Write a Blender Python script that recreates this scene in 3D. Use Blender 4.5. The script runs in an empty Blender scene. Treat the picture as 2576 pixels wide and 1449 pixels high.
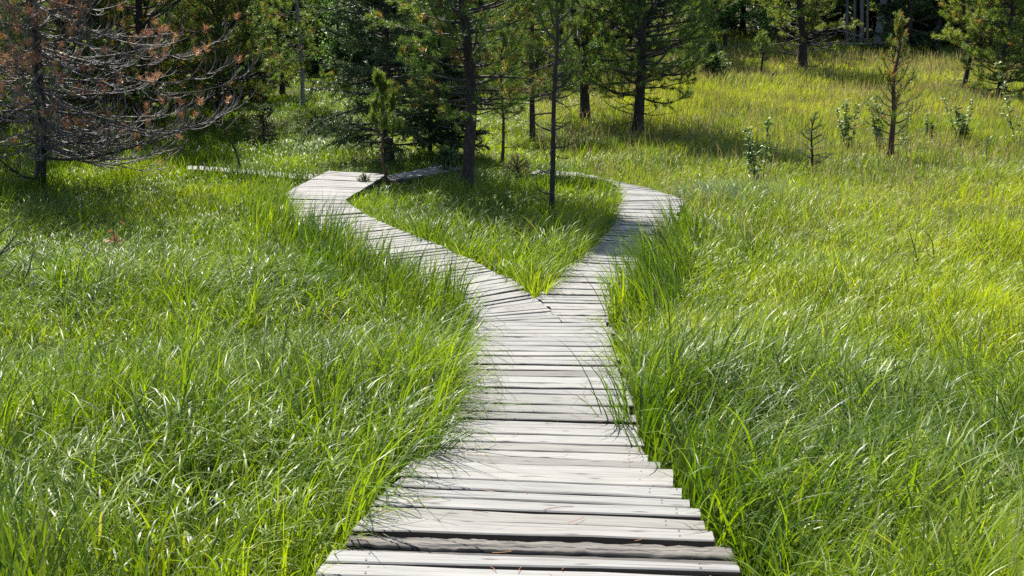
import bpy, math, random
import numpy as np
from mathutils import Vector

SEED = 11
rng = np.random.default_rng(SEED)
random.seed(SEED)
sc = bpy.context.scene
COL = sc.collection
rad = math.radians

# ------------------------------------------------------------------ camera model
# measurements are in pixels of a 2576 x 1449 view of the photograph
CAM = np.array([0.0, 0.0, 3.3])
PITCH = rad(16.0)
F = 2583.0
CX, CY = 1288.0, 724.5


def ray(px, py):
    x = (px - CX) / F
    y = (CY - py) / F
    s, c = math.sin(PITCH), math.cos(PITCH)
    return np.array([x, y * s + c, y * c - s])


def pt(px, py, depth):
    return CAM + ray(px, py) * depth


# ------------------------------------------------------------------ terrain
_ty = np.array([-400, -10, 0, 1.8, 3.2, 5.1, 6.9, 8.65, 10.6, 14, 18, 25, 35, 45, 60, 90, 160, 420], float)
_tz = np.array([2.2, 1.95, 1.72, 1.56, 1.33, 0.90, 0.60, 0.36, 0.18, 0.06, 0.0, 0.0, 0.35, 0.85, 1.3, 2.4, 7.0, 24.0])


def _pchip_slopes(x, y):
    h = np.diff(x)
    d = np.diff(y) / h
    m = np.zeros_like(y)
    m[0], m[-1] = d[0], d[-1]
    for i in range(1, len(x) - 1):
        if d[i - 1] * d[i] > 0:
            w1, w2 = 2 * h[i] + h[i - 1], h[i] + 2 * h[i - 1]
            m[i] = (w1 + w2) / (w1 / d[i - 1] + w2 / d[i])
    return m


_tm = _pchip_slopes(_ty, _tz)


def DZ(y):
    """height of the boardwalk's walking surface at distance y"""
    y = np.asarray(y, float)
    i = np.clip(np.searchsorted(_ty, y) - 1, 0, len(_ty) - 2)
    h = _ty[i + 1] - _ty[i]
    t = np.clip((y - _ty[i]) / h, 0, 1)
    a, b, ma, mb = _tz[i], _tz[i + 1], _tm[i] * h, _tm[i + 1] * h
    return (2*t**3 - 3*t**2 + 1)*a + (t**3 - 2*t**2 + t)*ma + (-2*t**3 + 3*t**2)*b + (t**3 - t**2)*mb


def noise2(x, y, scale, seed=0):
    """smooth value noise in 0..1"""
    x = np.asarray(x, float) / scale + 1000.3
    y = np.asarray(y, float) / scale + 1000.7
    xi, yi = np.floor(x).astype(np.int64), np.floor(y).astype(np.int64)
    fx, fy = x - xi, y - yi
    fx, fy = fx*fx*(3 - 2*fx), fy*fy*(3 - 2*fy)

    def hsh(a, b):
        n = (a * 374761393 + b * 668265263 + seed * 2147483647) & 0xFFFFFFFF
        n = ((n ^ (n >> 13)) * 1274126177) & 0xFFFFFFFF
        return ((n ^ (n >> 16)) & 0xFFFF) / 65535.0
    a, b, c, d = hsh(xi, yi), hsh(xi + 1, yi), hsh(xi, yi + 1), hsh(xi + 1, yi + 1)
    return (a*(1 - fx) + b*fx)*(1 - fy) + (c*(1 - fx) + d*fx)*fy


def GZ(x, y):
    """ground height"""
    x = np.asarray(x, float)
    y = np.asarray(y, float)
    amp = np.clip((y - 18) / 15, 0, 1) * 0.18 + 0.05
    return DZ(y) - 0.24 + (noise2(x, y, 2.3, 5) - 0.5) * amp * 1.2 + (noise2(x, y, 7.0, 6) - 0.5) * amp * 1.5


def hit(px, py, fn=None):
    """where the line of sight through a pixel meets the ground"""
    d = ray(px, py)
    t0, t = 0.5, 0.5
    f = fn or (lambda x, y: GZ(x, y))
    for k in range(6000):
        p = CAM + d * t
        if p[2] < f(p[0], p[1]):
            break
        t0 = t
        t += 0.02 + t * 0.003
    for k in range(20):
        m = (t0 + t) / 2
        p = CAM + d * m
        if p[2] < f(p[0], p[1]):
            t = m
        else:
            t0 = m
    return CAM + d * t


def hitd(px, py):
    return hit(px, py, lambda x, y: float(DZ(y)))


# ------------------------------------------------------------------ mesh helpers
class MB:
    def __init__(s):
        s.V, s.Q, s.T, s.C, s.n = [], [], [], [], 0
        s.QM, s.TM = [], []

    def add(s, V, Q=None, T=None, C=None, mat=0):
        V = np.asarray(V, np.float32).reshape(-1, 3)
        if Q is not None and len(Q):
            Q = np.asarray(Q, np.int64).reshape(-1, 4)
            s.Q.append(Q + s.n)
            s.QM.append(np.full(len(Q), mat))
        if T is not None and len(T):
            T = np.asarray(T, np.int64).reshape(-1, 3)
            s.T.append(T + s.n)
            s.TM.append(np.full(len(T), mat))
        s.V.append(V)
        if C is None:
            C = np.zeros((len(V), 4), np.float32)
        s.C.append(np.asarray(C, np.float32).reshape(-1, 4))
        s.n += len(V)

    def build(s, name, mats, parent=None, flat=False):
        V = np.concatenate(s.V) if s.V else np.zeros((0, 3), np.float32)
        Q = np.concatenate(s.Q) if s.Q else np.zeros((0, 4), np.int64)
        T = np.concatenate(s.T) if s.T else np.zeros((0, 3), np.int64)
        me = bpy.data.meshes.new(name)
        me.vertices.add(len(V))
        me.vertices.foreach_set('co', V.ravel())
        loops = np.concatenate([Q.ravel(), T.ravel()]).astype(np.int32)
        me.loops.add(len(loops))
        me.loops.foreach_set('vertex_index', loops)
        me.polygons.add(len(Q) + len(T))
        st = np.concatenate([np.arange(len(Q)) * 4, len(Q) * 4 + np.arange(len(T)) * 3]).astype(np.int32)
        me.polygons.foreach_set('loop_start', st)
        if not isinstance(mats, (list, tuple)):
            mats = [mats]
        for m in mats:
            me.materials.append(m)
        if len(mats) > 1:
            mi = np.concatenate(s.QM + s.TM).astype(np.int32)
            me.polygons.foreach_set('material_index', mi)
        at = me.attributes.new('tint', 'FLOAT_COLOR', 'POINT')
        at.data.foreach_set('color', np.concatenate(s.C).astype(np.float32).ravel())
        me.update(calc_edges=True)
        if flat:
            me.shade_flat()
        o = bpy.data.objects.new(name, me)
        COL.objects.link(o)
        if parent is not None:
            o.parent = parent
        return o


def tag(o, label=None, cat=None, group=None, kind=None):
    if label:
        o['label'] = label
    if cat:
        o['category'] = cat
    if group:
        o['group'] = group
    if kind:
        o['kind'] = kind
    return o


def thing(name, label, cat, loc=(0, 0, 0), group=None, rotz=0.0, scale=1.0):
    o = bpy.data.objects.new(name, None)
    COL.objects.link(o)
    o.empty_display_size = 0.3
    o.location = [float(v) for v in loc]
    o.rotation_euler = (0, 0, rotz)
    o.scale = (scale, scale, scale)
    return tag(o, label, cat, group)


def copy_tree(o, parent=None):
    c = o.copy()
    COL.objects.link(c)
    if parent is not None:
        c.parent = parent
    for ch in o.children:
        copy_tree(ch, c)
    return c


def nrm(v):
    return v / np.maximum(np.linalg.norm(v, axis=-1, keepdims=True), 1e-9)


def tubes(mb, P, R, k=5, tint=0.5, mat=0):
    """many tapered tubes: P (m,n,3) nodes, R (m,n) radii"""
    P = np.asarray(P, float)
    R = np.asarray(R, float)
    if P.ndim == 2:
        P, R = P[None], R[None]
    m, n, _ = P.shape
    if m == 0:
        return
    T = np.empty_like(P)
    T[:, 1:-1] = P[:, 2:] - P[:, :-2]
    T[:, 0] = P[:, 1] - P[:, 0]
    T[:, -1] = P[:, -1] - P[:, -2]
    T = nrm(T)
    mean = np.abs(nrm(P[:, -1] - P[:, 0]))
    ref = np.zeros((m, 3))
    ref[np.arange(m), mean.argmin(1)] = 1
    A = nrm(np.cross(T, ref[:, None, :]))
    B = np.cross(T, A)
    ang = np.arange(k) / k * 2 * np.pi
    ring = P[:, :, None, :] + R[:, :, None, None] * (A[:, :, None, :] * np.cos(ang)[None, None, :, None] + B[:, :, None, :] * np.sin(ang)[None, None, :, None])
    idx = np.arange(m * n * k).reshape(m, n, k)
    a = idx[:, :-1, :]
    b = np.roll(idx, -1, axis=2)[:, :-1, :]
    c = np.roll(idx, -1, axis=2)[:, 1:, :]
    d = idx[:, 1:, :]
    Q = np.stack([a, b, c, d], -1).reshape(-1, 4)
    C = np.zeros((m, n, k, 4))
    C[..., 0] = np.broadcast_to(np.asarray(tint, float).reshape(-1, 1, 1), (m, 1, 1)) if np.ndim(tint) else tint
    mb.add(ring.reshape(-1, 3), Q, None, C.reshape(-1, 4), mat)


def grow(p0, az, e0, e1, L, n, wob=0.1, r=rng, pw=1.0):
    """curved branches: start p0 (m,3), azimuth, start and end elevation, length -> nodes (m,n,3)"""
    m = len(p0)
    s = np.linspace(0, 1, n - 1)[None]
    el = np.asarray(e0)[:, None] + (np.asarray(e1) - np.asarray(e0))[:, None] * s ** pw
    el = el + np.cumsum(r.normal(0, wob * 0.6, (m, n - 1)), 1)
    a = np.asarray(az)[:, None] + np.cumsum(r.normal(0, wob, (m, n - 1)), 1)
    D = np.stack([np.cos(el) * np.cos(a), np.cos(el) * np.sin(a), np.sin(el)], -1)
    step = (np.asarray(L) / (n - 1))[:, None, None] * D
    P = np.concatenate([p0[:, None, :], p0[:, None, :] + np.cumsum(step, 1)], 1)
    return P


def along(P, idx, s):
    """points and tangents on polylines P[idx] at parameter s"""
    n = P.shape[1]
    f = np.clip(s, 0, 0.9999) * (n - 1)
    i = f.astype(int)
    t = (f - i)[:, None]
    a, b = P[idx, i], P[idx, i + 1]
    return a * (1 - t) + b * t, nrm(b - a)


def rand_unit(m, r=rng):
    return nrm(r.normal(0, 1, (m, 3)))


def needles(mb, p, d, ln, Ls, N, w, spread=1.0, tint=None, dead=None, r=rng):
    """brush-like shoots at p pointing along d: N needles on each"""
    m = len(p)
    if m == 0:
        return
    ln = np.broadcast_to(np.asarray(ln, float), (m,))
    Ls = np.broadcast_to(np.asarray(Ls, float), (m,))
    tint = r.random(m) if tint is None else np.broadcast_to(tint, (m,))
    dead = np.zeros(m) if dead is None else np.broadcast_to(dead, (m,))
    I = np.repeat(np.arange(m), N)
    u = r.random(m * N)
    D = d[I]
    q = rand_unit(m * N, r)
    q = nrm(q - D * (q * D).sum(1, keepdims=True))
    nd = nrm(D * (0.55 + 0.5 * r.random((m * N, 1))) + q * spread * (0.7 + 0.6 * r.random((m * N, 1))))
    base = p[I] + D * (u * Ls[I])[:, None]
    L = ln[I] * (0.75 + 0.5 * r.random(m * N))
    tip = base + nd * L[:, None]
    side = nrm(np.cross(nd, rand_unit(m * N, r))) * (w * 0.5)
    V = np.stack([base - side, base + side, tip], 1).reshape(-1, 3)
    T = np.arange(m * N * 3).reshape(-1, 3)
    C = np.zeros((m * N, 3, 4))
    C[..., 0] = (tint[I] * 0.7 + 0.3 * r.random(m * N))[:, None]
    C[..., 1] = dead[I][:, None]
    mb.add(V, None, T, C.reshape(-1, 4))


def leaves(mb, p, d, ln, wd, tint=None, r=rng):
    """folded pointed leaves"""
    m = len(p)
    if m == 0:
        return
    ln = np.broadcast_to(np.asarray(ln, float), (m,))[:, None]
    wd = np.broadcast_to(np.asarray(wd, float), (m,))[:, None]
    tint = r.random(m) if tint is None else tint
    side = nrm(np.cross(d, np.array([0, 0, 1.0]) + r.normal(0, 0.45, (m, 3))))
    up = np.cross(side, d)
    b = p
    m1 = p + d * ln * 0.3
    m2 = p + d * ln * 0.68 - up * ln * 0.05
    t = p + d * ln - up * ln * 0.2
    f = up * wd * 0.16
    V = np.stack([b, m1 + side*wd*0.5 + f, m1, m1 - side*wd*0.5 + f, m2 + side*wd*0.4 + f, m2, m2 - side*wd*0.4 + f, t], 1).reshape(-1, 3)
    o = (np.arange(m) * 8)[:, None]
    Q = np.concatenate([o + np.array([[1, 4, 5, 2]]), o + np.array([[2, 5, 6, 3]])])
    T = np.concatenate([o + np.array([[0, 1, 2]]), o + np.array([[0, 2, 3]]), o + np.array([[4, 7, 5]]), o + np.array([[5, 7, 6]])])
    C = np.zeros((m, 8, 4))
    C[..., 0] = tint[:, None]
    mb.add(V, Q, T, C.reshape(-1, 4))


# ------------------------------------------------------------------ materials
def mat_new(name):
    m = bpy.data.materials.new(name)
    m.use_nodes = True
    nt = m.node_tree
    nt.nodes.clear()
    out = nt.nodes.new('ShaderNodeOutputMaterial')
    return m, nt, out


def N(nt, typ, **kw):
    n = nt.nodes.new(typ)
    for k, v in kw.items():
        setattr(n, k, v)
    return n


def ramp(nt, fac, stops):
    r = nt.nodes.new('ShaderNodeValToRGB')
    e = r.color_ramp.elements
    while len(e) < len(stops):
        e.new(0.5)
    for el, (p, c) in zip(e, stops):
        el.position = p
        el.color = (*c, 1)
    nt.links.new(fac, r.inputs[0])
    return r.outputs[0]


def mixc(nt, fac, a, b, blend='MIX'):
    n = nt.nodes.new('ShaderNodeMix')
    n.data_type = 'RGBA'
    n.blend_type = blend
    for s, v in ((n.inputs[0], fac), (n.inputs[6], a), (n.inputs[7], b)):
        if isinstance(v, (int, float)):
            s.default_value = v
        elif isinstance(v, tuple):
            s.default_value = (*v, 1)
        else:
            nt.links.new(v, s)
    return n.outputs[2]


def leaf_mat(name, green, gold, trans=0.5, tboost=(1.3, 1.25, 0.6), rough=0.4, spec=0.4):
    """foliage: colour by the tint attribute (R along the green ramp, G towards the dry ramp), light passes through"""
    m, nt, out = mat_new(name)
    at = N(nt, 'ShaderNodeAttribute', attribute_name='tint')
    sep = N(nt, 'ShaderNodeSeparateColor')
    nt.links.new(at.outputs['Color'], sep.inputs[0])
    g = ramp(nt, sep.outputs[0], green)
    d = ramp(nt, sep.outputs[0], gold)
    c = mixc(nt, sep.outputs[1], g, d)
    p = N(nt, 'ShaderNodeBsdfPrincipled')
    p.inputs['Roughness'].default_value = rough
    p.inputs['Specular IOR Level'].default_value = spec
    nt.links.new(c, p.inputs['Base Color'])
    t = N(nt, 'ShaderNodeBsdfTranslucent')
    tc = mixc(nt, 1.0, c, tboost, 'MULTIPLY')
    nt.links.new(tc, t.inputs['Color'])
    mx = N(nt, 'ShaderNodeMixShader')
    mx.inputs[0].default_value = trans
    nt.links.new(p.outputs[0], mx.inputs[1])
    nt.links.new(t.outputs[0], mx.inputs[2])
    nt.links.new(mx.outputs[0], out.inputs[0])
    return m


def bark_mat(name, stops, scale=(14, 14, 3), bump=0.6, rough=0.85):
    m, nt, out = mat_new(name)
    tc = N(nt, 'ShaderNodeTexCoord')
    mp = N(nt, 'ShaderNodeMapping')
    mp.inputs['Scale'].default_value = scale
    nt.links.new(tc.outputs['Object'], mp.inputs[0])
    no = N(nt, 'ShaderNodeTexNoise')
    no.inputs['Scale'].default_value = 1.6
    no.inputs['Detail'].default_value = 6
    no.inputs['Roughness'].default_value = 0.65
    nt.links.new(mp.outputs[0], no.inputs['Vector'])
    c = ramp(nt, no.outputs['Fac'], stops)
    p = N(nt, 'ShaderNodeBsdfPrincipled')
    p.inputs['Roughness'].default_value = rough
    p.inputs['Specular IOR Level'].default_value = 0.25
    nt.links.new(c, p.inputs['Base Color'])
    bp = N(nt, 'ShaderNodeBump')
    bp.inputs['Strength'].default_value = bump
    bp.inputs['Distance'].default_value = 0.02
    nt.links.new(no.outputs['Fac'], bp.inputs['Height'])
    nt.links.new(bp.outputs[0], p.inputs['Normal'])
    nt.links.new(p.outputs[0], out.inputs[0])
    return m


def wood_mat(name, light, mid, dark, crack=0.5, width=0.0):
    """weathered boards; the tint attribute carries (metres along, metres across, random) of each plank"""
    m, nt, out = mat_new(name)
    at = N(nt, 'ShaderNodeAttribute', attribute_name='tint')
    sep = N(nt, 'ShaderNodeSeparateXYZ')
    nt.links.new(at.outputs['Vector'], sep.inputs[0])

    def nz(sx, sy, detail, rough=0.6, dist=0.0):
        mp = N(nt, 'ShaderNodeMapping')
        mp.inputs['Scale'].default_value = (sx, sy, 37.0)
        nt.links.new(at.outputs['Vector'], mp.inputs[0])
        no = N(nt, 'ShaderNodeTexNoise')
        no.inputs['Scale'].default_value = 1.0
        no.inputs['Detail'].default_value = detail
        no.inputs['Roughness'].default_value = rough
        no.inputs['Distortion'].default_value = dist
        nt.links.new(mp.outputs[0], no.inputs['Vector'])
        return no.outputs['Fac']
    grain = nz(3.5, 75, 6, 0.75, 0.4)
    broad = nz(1.2, 13, 4, 0.6, 1.2)
    blot = nz(3.0, 8, 4, 0.65)
    base = ramp(nt, grain, [(0.3, mid), (0.48, tuple(0.55 * a_ + 0.45 * b_ for a_, b_ in zip(light, mid))), (0.58, light), (0.8, tuple(min(1, v * 1.12) for v in light))])
    b2 = ramp(nt, broad, [(0.3, (0.66, 0.64, 0.61)), (0.42, (0.93, 0.92, 0.91)), (0.65, (1.04, 1.03, 1.01))])
    c = mixc(nt, 0.85, base, b2, 'MULTIPLY')
    # each plank its own tone
    rt = ramp(nt, sep.outputs[2], [(0.0, (0.55, 0.53, 0.5)), (0.12, (0.82, 0.81, 0.79)), (0.35, (1.03, 1.02, 0.99)), (0.6, (0.86, 0.86, 0.87)), (0.85, (1.04, 1.02, 0.99)), (1.0, (0.78, 0.75, 0.7))])
    c = mixc(nt, 1.0, c, rt, 'MULTIPLY')
    # fine cracks that run with the grain
    ck = ramp(nt, nz(0.9, 42, 3, 0.6, 1.0), [(0.33 + width, (1, 1, 1)), (0.37 + width * 1.15, (0, 0, 0))])
    ckf = N(nt, 'ShaderNodeMath', operation='MULTIPLY')
    nt.links.new(ck, ckf.inputs[0])
    ckf.inputs[1].default_value = crack
    c = mixc(nt, ckf.outputs[0], c, dark)
    # grey stains
    st = ramp(nt, blot, [(0.56, (0, 0, 0)), (0.72, (0.55, 0.55, 0.55))])
    c = mixc(nt, st, c, mid)
    # knots
    mp = N(nt, 'ShaderNodeMapping')
    mp.inputs['Scale'].default_value = (1.7, 5.2, 0.0)
    nt.links.new(at.outputs['Vector'], mp.inputs[0])
    vo = N(nt, 'ShaderNodeTexVoronoi')
    vo.inputs['Scale'].default_value = 1.0
    vo.voronoi_dimensions = '2D'
    nt.links.new(mp.outputs[0], vo.inputs['Vector'])
    kn = ramp(nt, vo.outputs['Distance'], [(0.02, (0.85, 0.85, 0.85)), (0.05, (0.45, 0.45, 0.45)), (0.06, (0.15, 0.15, 0.15)), (0.12, (0, 0, 0))])
    c = mixc(nt, kn, c, dark)
    p = N(nt, 'ShaderNodeBsdfPrincipled')
    p.inputs['Roughness'].default_value = 0.7
    p.inputs['Specular IOR Level'].default_value = 0.3
    nt.links.new(c, p.inputs['Base Color'])
    bp = N(nt, 'ShaderNodeBump')
    bp.inputs['Strength'].default_value = 0.5
    bp.inputs['Distance'].default_value = 0.004
    nt.links.new(grain, bp.inputs['Height'])
    nt.links.new(bp.outputs[0], p.inputs['Normal'])
    nt.links.new(p.outputs[0], out.inputs[0])
    return m


def plain_mat(name, col, rough=0.6, metal=0.0):
    m, nt, out = mat_new(name)
    p = N(nt, 'ShaderNodeBsdfPrincipled')
    no = N(nt, 'ShaderNodeTexNoise')
    no.inputs['Scale'].default_value = 25
    c = ramp(nt, no.outputs['Fac'], [(0.3, tuple(v * 0.75 for v in col)), (0.7, col)])
    nt.links.new(c, p.inputs['Base Color'])
    p.inputs['Roughness'].default_value = rough
    p.inputs['Metallic'].default_value = metal
    nt.links.new(p.outputs[0], out.inputs[0])
    return m


GREEN = [(0.0, (0.025, 0.055, 0.007)), (0.3, (0.06, 0.11, 0.01)), (0.65, (0.14, 0.2, 0.012)), (1.0, (0.235, 0.27, 0.018))]
GOLD = [(0.0, (0.1, 0.135, 0.05)), (0.5, (0.155, 0.17, 0.07)), (1.0, (0.2, 0.185, 0.1))]
M_GRASS = leaf_mat('grass_blades', GREEN, GOLD, trans=0.47, tboost=(1.7, 1.7, 0.3), rough=0.42, spec=0.36)
M_SEED = leaf_mat('seed_stalks', [(0, (0.17, 0.2, 0.075)), (0.5, (0.25, 0.245, 0.11)), (1, (0.3, 0.24, 0.13))], [(0, (0.15, 0.11, 0.055)), (1, (0.26, 0.19, 0.1))], trans=0.4, tboost=(1.4, 1.3, 0.9), rough=0.6, spec=0.2)
M_PALE = leaf_mat('pale_grass_blades', [(0, (0.10, 0.16, 0.075)), (1, (0.19, 0.25, 0.14))], GOLD, trans=0.35, rough=0.3, spec=0.6)
M_PINE = leaf_mat('pine_needles', [(0, (0.025, 0.06, 0.018)), (0.4, (0.06, 0.12, 0.026)), (0.75, (0.11, 0.17, 0.035)), (1, (0.17, 0.2, 0.045))],
                  [(0, (0.16, 0.09, 0.03)), (1, (0.32, 0.17, 0.05))], trans=0.5, tboost=(1.7, 1.6, 0.7), rough=0.4, spec=0.45)
M_SPRUCE = leaf_mat('spruce_needles', [(0, (0.022, 0.048, 0.02)), (0.6, (0.045, 0.09, 0.032)), (1, (0.085, 0.14, 0.045))],
                    [(0, (0.16, 0.09, 0.03)), (1, (0.32, 0.17, 0.05))], trans=0.25, rough=0.42, spec=0.45)
M_BROWN = leaf_mat('brown_needles', [(0, (0.24, 0.105, 0.05)), (0.6, (0.4, 0.19, 0.085)), (1, (0.55, 0.32, 0.17))],
                   [(0, (0.2, 0.1, 0.05)), (1, (0.3, 0.2, 0.1))], trans=0.35, tboost=(1.1, 1, 0.9), rough=0.4, spec=0.5)
M_LEAF = leaf_mat('broad_leaves', [(0, (0.045, 0.09, 0.025)), (0.5, (0.1, 0.17, 0.045)), (1, (0.22, 0.27, 0.12))],
                  GOLD, trans=0.42, rough=0.4, spec=0.45)
M_FORBLEAF = leaf_mat('wood_edge_leaves', [(0, (0.04, 0.1, 0.025)), (0.5, (0.07, 0.17, 0.03)), (1, (0.14, 0.25, 0.05))],
                      GOLD, trans=0.45, rough=0.45, spec=0.35)
M_LICHEN = leaf_mat('lichen', [(0, (0.22, 0.24, 0.1)), (1, (0.42, 0.44, 0.22))], GOLD, trans=0.2, rough=0.8, spec=0.1)
M_BARK = bark_mat('dark_bark', scale=(16, 16, 5), bump=1.0, stops=[(0.3, (0.012, 0.01, 0.009)), (0.52, (0.032, 0.026, 0.022)), (0.75, (0.085, 0.072, 0.06))])
M_BARKRED = bark_mat('reddish_bark', [(0.3, (0.03, 0.015, 0.01)), (0.55, (0.075, 0.042, 0.028)), (0.75, (0.14, 0.09, 0.065))])
M_TWIG = bark_mat('grey_twigs', [(0.3, (0.045, 0.037, 0.034)), (0.55, (0.11, 0.095, 0.09)), (0.75, (0.24, 0.22, 0.21))], scale=(6, 6, 6), bump=0.2, rough=0.6)
M_LIMB = bark_mat('dark_limbs', [(0.3, (0.02, 0.016, 0.014)), (0.6, (0.055, 0.045, 0.04)), (0.8, (0.1, 0.09, 0.08))], scale=(6, 6, 6), bump=0.2, rough=0.75)
M_ASPEN = bark_mat('pale_bark', [(0.3, (0.07, 0.066, 0.062)), (0.45, (0.18, 0.178, 0.17)), (0.8, (0.27, 0.265, 0.255))], scale=(5, 5, 2.2), bump=0.15)
M_CUT = plain_mat('fresh_cut_wood', (0.75, 0.55, 0.28), 0.6)
M_NAIL = plain_mat('rusty_nail', (0.05, 0.035, 0.03), 0.6)
M_DECK = wood_mat('weathered_planks', (0.203, 0.202, 0.196), (0.127, 0.126, 0.122), (0.035, 0.03, 0.026), 0.85)
M_OLD = wood_mat('rotten_planks', (0.125, 0.115, 0.102), (0.026, 0.023, 0.021), (0.005, 0.005, 0.005), 1.0, 0.09)
M_BEAM = wood_mat('old_beams', (0.1, 0.085, 0.07), (0.06, 0.05, 0.042), (0.02, 0.015, 0.012), 0.6)
M_SIDE = wood_mat('gap_shade_plank_sides', (0.085, 0.07, 0.056), (0.05, 0.041, 0.034), (0.015, 0.012, 0.01), 0.6)  # board sides coloured dark: gap shade between planks put into the colour


def ground_mat():
    m, nt, out = mat_new('marsh_soil')
    tc = N(nt, 'ShaderNodeTexCoord')
    a = N(nt, 'ShaderNodeTexNoise')
    a.inputs['Scale'].default_value = 3.0
    a.inputs['Detail'].default_value = 8
    a.inputs['Roughness'].default_value = 0.7
    nt.links.new(tc.outputs['Object'], a.inputs['Vector'])
    c = ramp(nt, a.outputs['Fac'], [(0.3, (0.02, 0.018, 0.01)), (0.5, (0.05, 0.055, 0.018)), (0.7, (0.075, 0.09, 0.022))])
    p = N(nt, 'ShaderNodeBsdfPrincipled')
    p.inputs['Roughness'].default_value = 0.95
    p.inputs['Specular IOR Level'].default_value = 0.1
    nt.links.new(c, p.inputs['Base Color'])
    b = N(nt, 'ShaderNodeBump')
    b.inputs['Distance'].default_value = 0.05
    nt.links.new(a.outputs['Fac'], b.inputs['Height'])
    nt.links.new(b.outputs[0], p.inputs['Normal'])
    nt.links.new(p.outputs[0], out.inputs[0])
    return m


# ------------------------------------------------------------------ ground
def sgrid(a, b, fine0, fine1, d, far):
    xs = list(np.arange(fine0, fine1 + 1e-6, d))
    s = d
    while xs[-1] < b:
        s = min(s * 1.25, far)
        xs.append(xs[-1] + s)
    s = d
    while xs[0] > a:
        s = min(s * 1.25, far)
        xs.insert(0, xs[0] - s)
    return np.array(xs)


gx = sgrid(-300, 300, -12, 12, 0.3, 25)
gy = sgrid(-120, 400, -2, 30, 0.3, 25)
X, Y = np.meshgrid(gx, gy)
Zg = GZ(X, Y)
nx, ny = len(gx), len(gy)
I = np.arange(nx * ny).reshape(ny, nx)
mb = MB()
mb.add(np.stack([X, Y, Zg], -1).reshape(-1, 3), np.stack([I[:-1, :-1], I[:-1, 1:], I[1:, 1:], I[1:, :-1]], -1).reshape(-1, 4))
g = mb.build('ground', ground_mat())
tag(g, 'dark marshy soil under the meadow grass', 'ground', kind='structure')

# ------------------------------------------------------------------ boardwalk
DECKS = []          # plan polygons where no grass roots


def z7(zx, zy):
    return hitd(767 + zx * 0.43, 894.6 + zy * 0.43)


def plank(mb, BL, BR, TR, TL, r, gap=0.012, th=0.045, lift=0.0, seg=6, rough=0.0015, nails=True):
    """one board from the near edge BL-BR to the far edge TL-TR"""
    BL, BR, TR, TL = [np.array(v, float) for v in (BL, BR, TR, TL)]
    up = np.array([0, 0, 1.0])
    wL, wR = nrm(TL - BL), nrm(TR - BR)
    BL, TL = BL + wL * gap / 2, TL - wL * gap / 2
    BR, TR = BR + wR * gap / 2, TR - wR * gap / 2
    j = r.normal(0, 0.003, 4) + lift
    BL[2] += j[0]; BR[2] += j[1]; TR[2] += j[2] + (j[1] - lift) * 0; TL[2] += j[3]
    L = np.linalg.norm(BR - BL)
    W = np.linalg.norm(TL - BL)
    u = np.linspace(0, 1, seg + 1)[:, None]
    A = BL + (BR - BL) * u
    B = TL + (TR - TL) * u
    cr = nrm(B - A)
    A = A + cr * r.normal(0, rough, (seg + 1, 1))
    B = B + cr * r.normal(0, rough, (seg + 1, 1))
    A[:, 2] += r.normal(0, rough, seg + 1)
    B[:, 2] += r.normal(0, rough, seg + 1)
    ch = 0.006
    rings = np.stack([A - up * th, A - up * ch, A + cr * ch, B - cr * ch, B - up * ch, B - up * th], 1)
    n = seg + 1
    V = rings.reshape(-1, 3)
    idx = np.arange(n * 6).reshape(n, 6)
    nx_ = np.roll(idx, -1, 1)
    Qa = np.stack([idx[:-1], idx[1:], nx_[1:], nx_[:-1]], -1)
    Qtop = Qa[:, [1, 2, 3]].reshape(-1, 4)
    Qside = Qa[:, [0, 4, 5]].reshape(-1, 4)
    for q in ([0, 1, 4, 5], [1, 2, 3, 4]):
        Qside = np.concatenate([Qside, [[q[3], q[2], q[1], q[0]]], [[(n - 1) * 6 + k for k in q]]])
    ou, ov, rr = r.random() * 60, r.random() * 60, r.random()
    C = np.zeros((n, 6, 4))
    C[..., 0] = u * L + ou
    C[..., 1] = ov + np.array([0, 0.03, 0.04, 0.04 + W, 0.05 + W, 0.08 + W])[None]
    C[..., 2] = rr
    mb.add(V, Qtop, None, C.reshape(-1, 4))
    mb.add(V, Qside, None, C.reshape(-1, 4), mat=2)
    if nails:
        for uu in (0.1 + r.normal(0, 0.02), 0.9 + r.normal(0, 0.02)):
            for vv in (0.25, 0.75):
                vv2 = vv + r.normal(0, 0.06)
                c0 = (BL + (BR - BL) * uu) * (1 - vv2) + (TL + (TR - TL) * uu) * vv2 + up * 0.0035
                an = np.arange(6) / 6 * 2 * np.pi
                rad_ = 0.0052
                ringv = c0 + np.stack([np.cos(an), np.sin(an), np.zeros(6)], -1) * rad_
                mb.add(np.concatenate([ringv, c0[None] + up * 0.001]), None, [[k, (k + 1) % 6, 6] for k in range(6)], None, mat=1)


def resample(poly, ts):
    poly = np.array(poly, float)
    seg = np.linalg.norm(np.diff(poly[:, :2], axis=0), axis=1)
    s = np.concatenate([[0], np.cumsum(seg)])
    s /= s[-1]
    out = np.stack([np.interp(ts, s, poly[:, k]) for k in range(2)], -1)
    return np.concatenate([out, DZ(out[:, 1])[:, None]], 1)


def cuts(n, r, jit=0.12):
    w = 1 + r.normal(0, jit, n)
    t = np.concatenate([[0], np.cumsum(np.maximum(w, 0.55))])
    return t / t[-1]


def lay(mb, Lp, Rp, n, r, endj=0.02, **kw):
    ts = cuts(n, r)
    Lw, Rw = resample(Lp, ts), resample(Rp, ts)
    for i in range(n):
        ax = nrm(Rw[i] - Lw[i])
        a, b = r.normal(0, endj, 2)
        plank(mb, Lw[i] + ax*a, Rw[i] + ax*b, Rw[i + 1] + ax*b, Lw[i + 1] + ax*a, r, gap=0.018 + abs(r.normal(0, 0.011)), lift=r.normal(0, 0.004), **kw)
    DECKS.append(np.concatenate([np.array(Lw)[:, :2], np.array(Rw)[::-1, :2]]))


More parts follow.
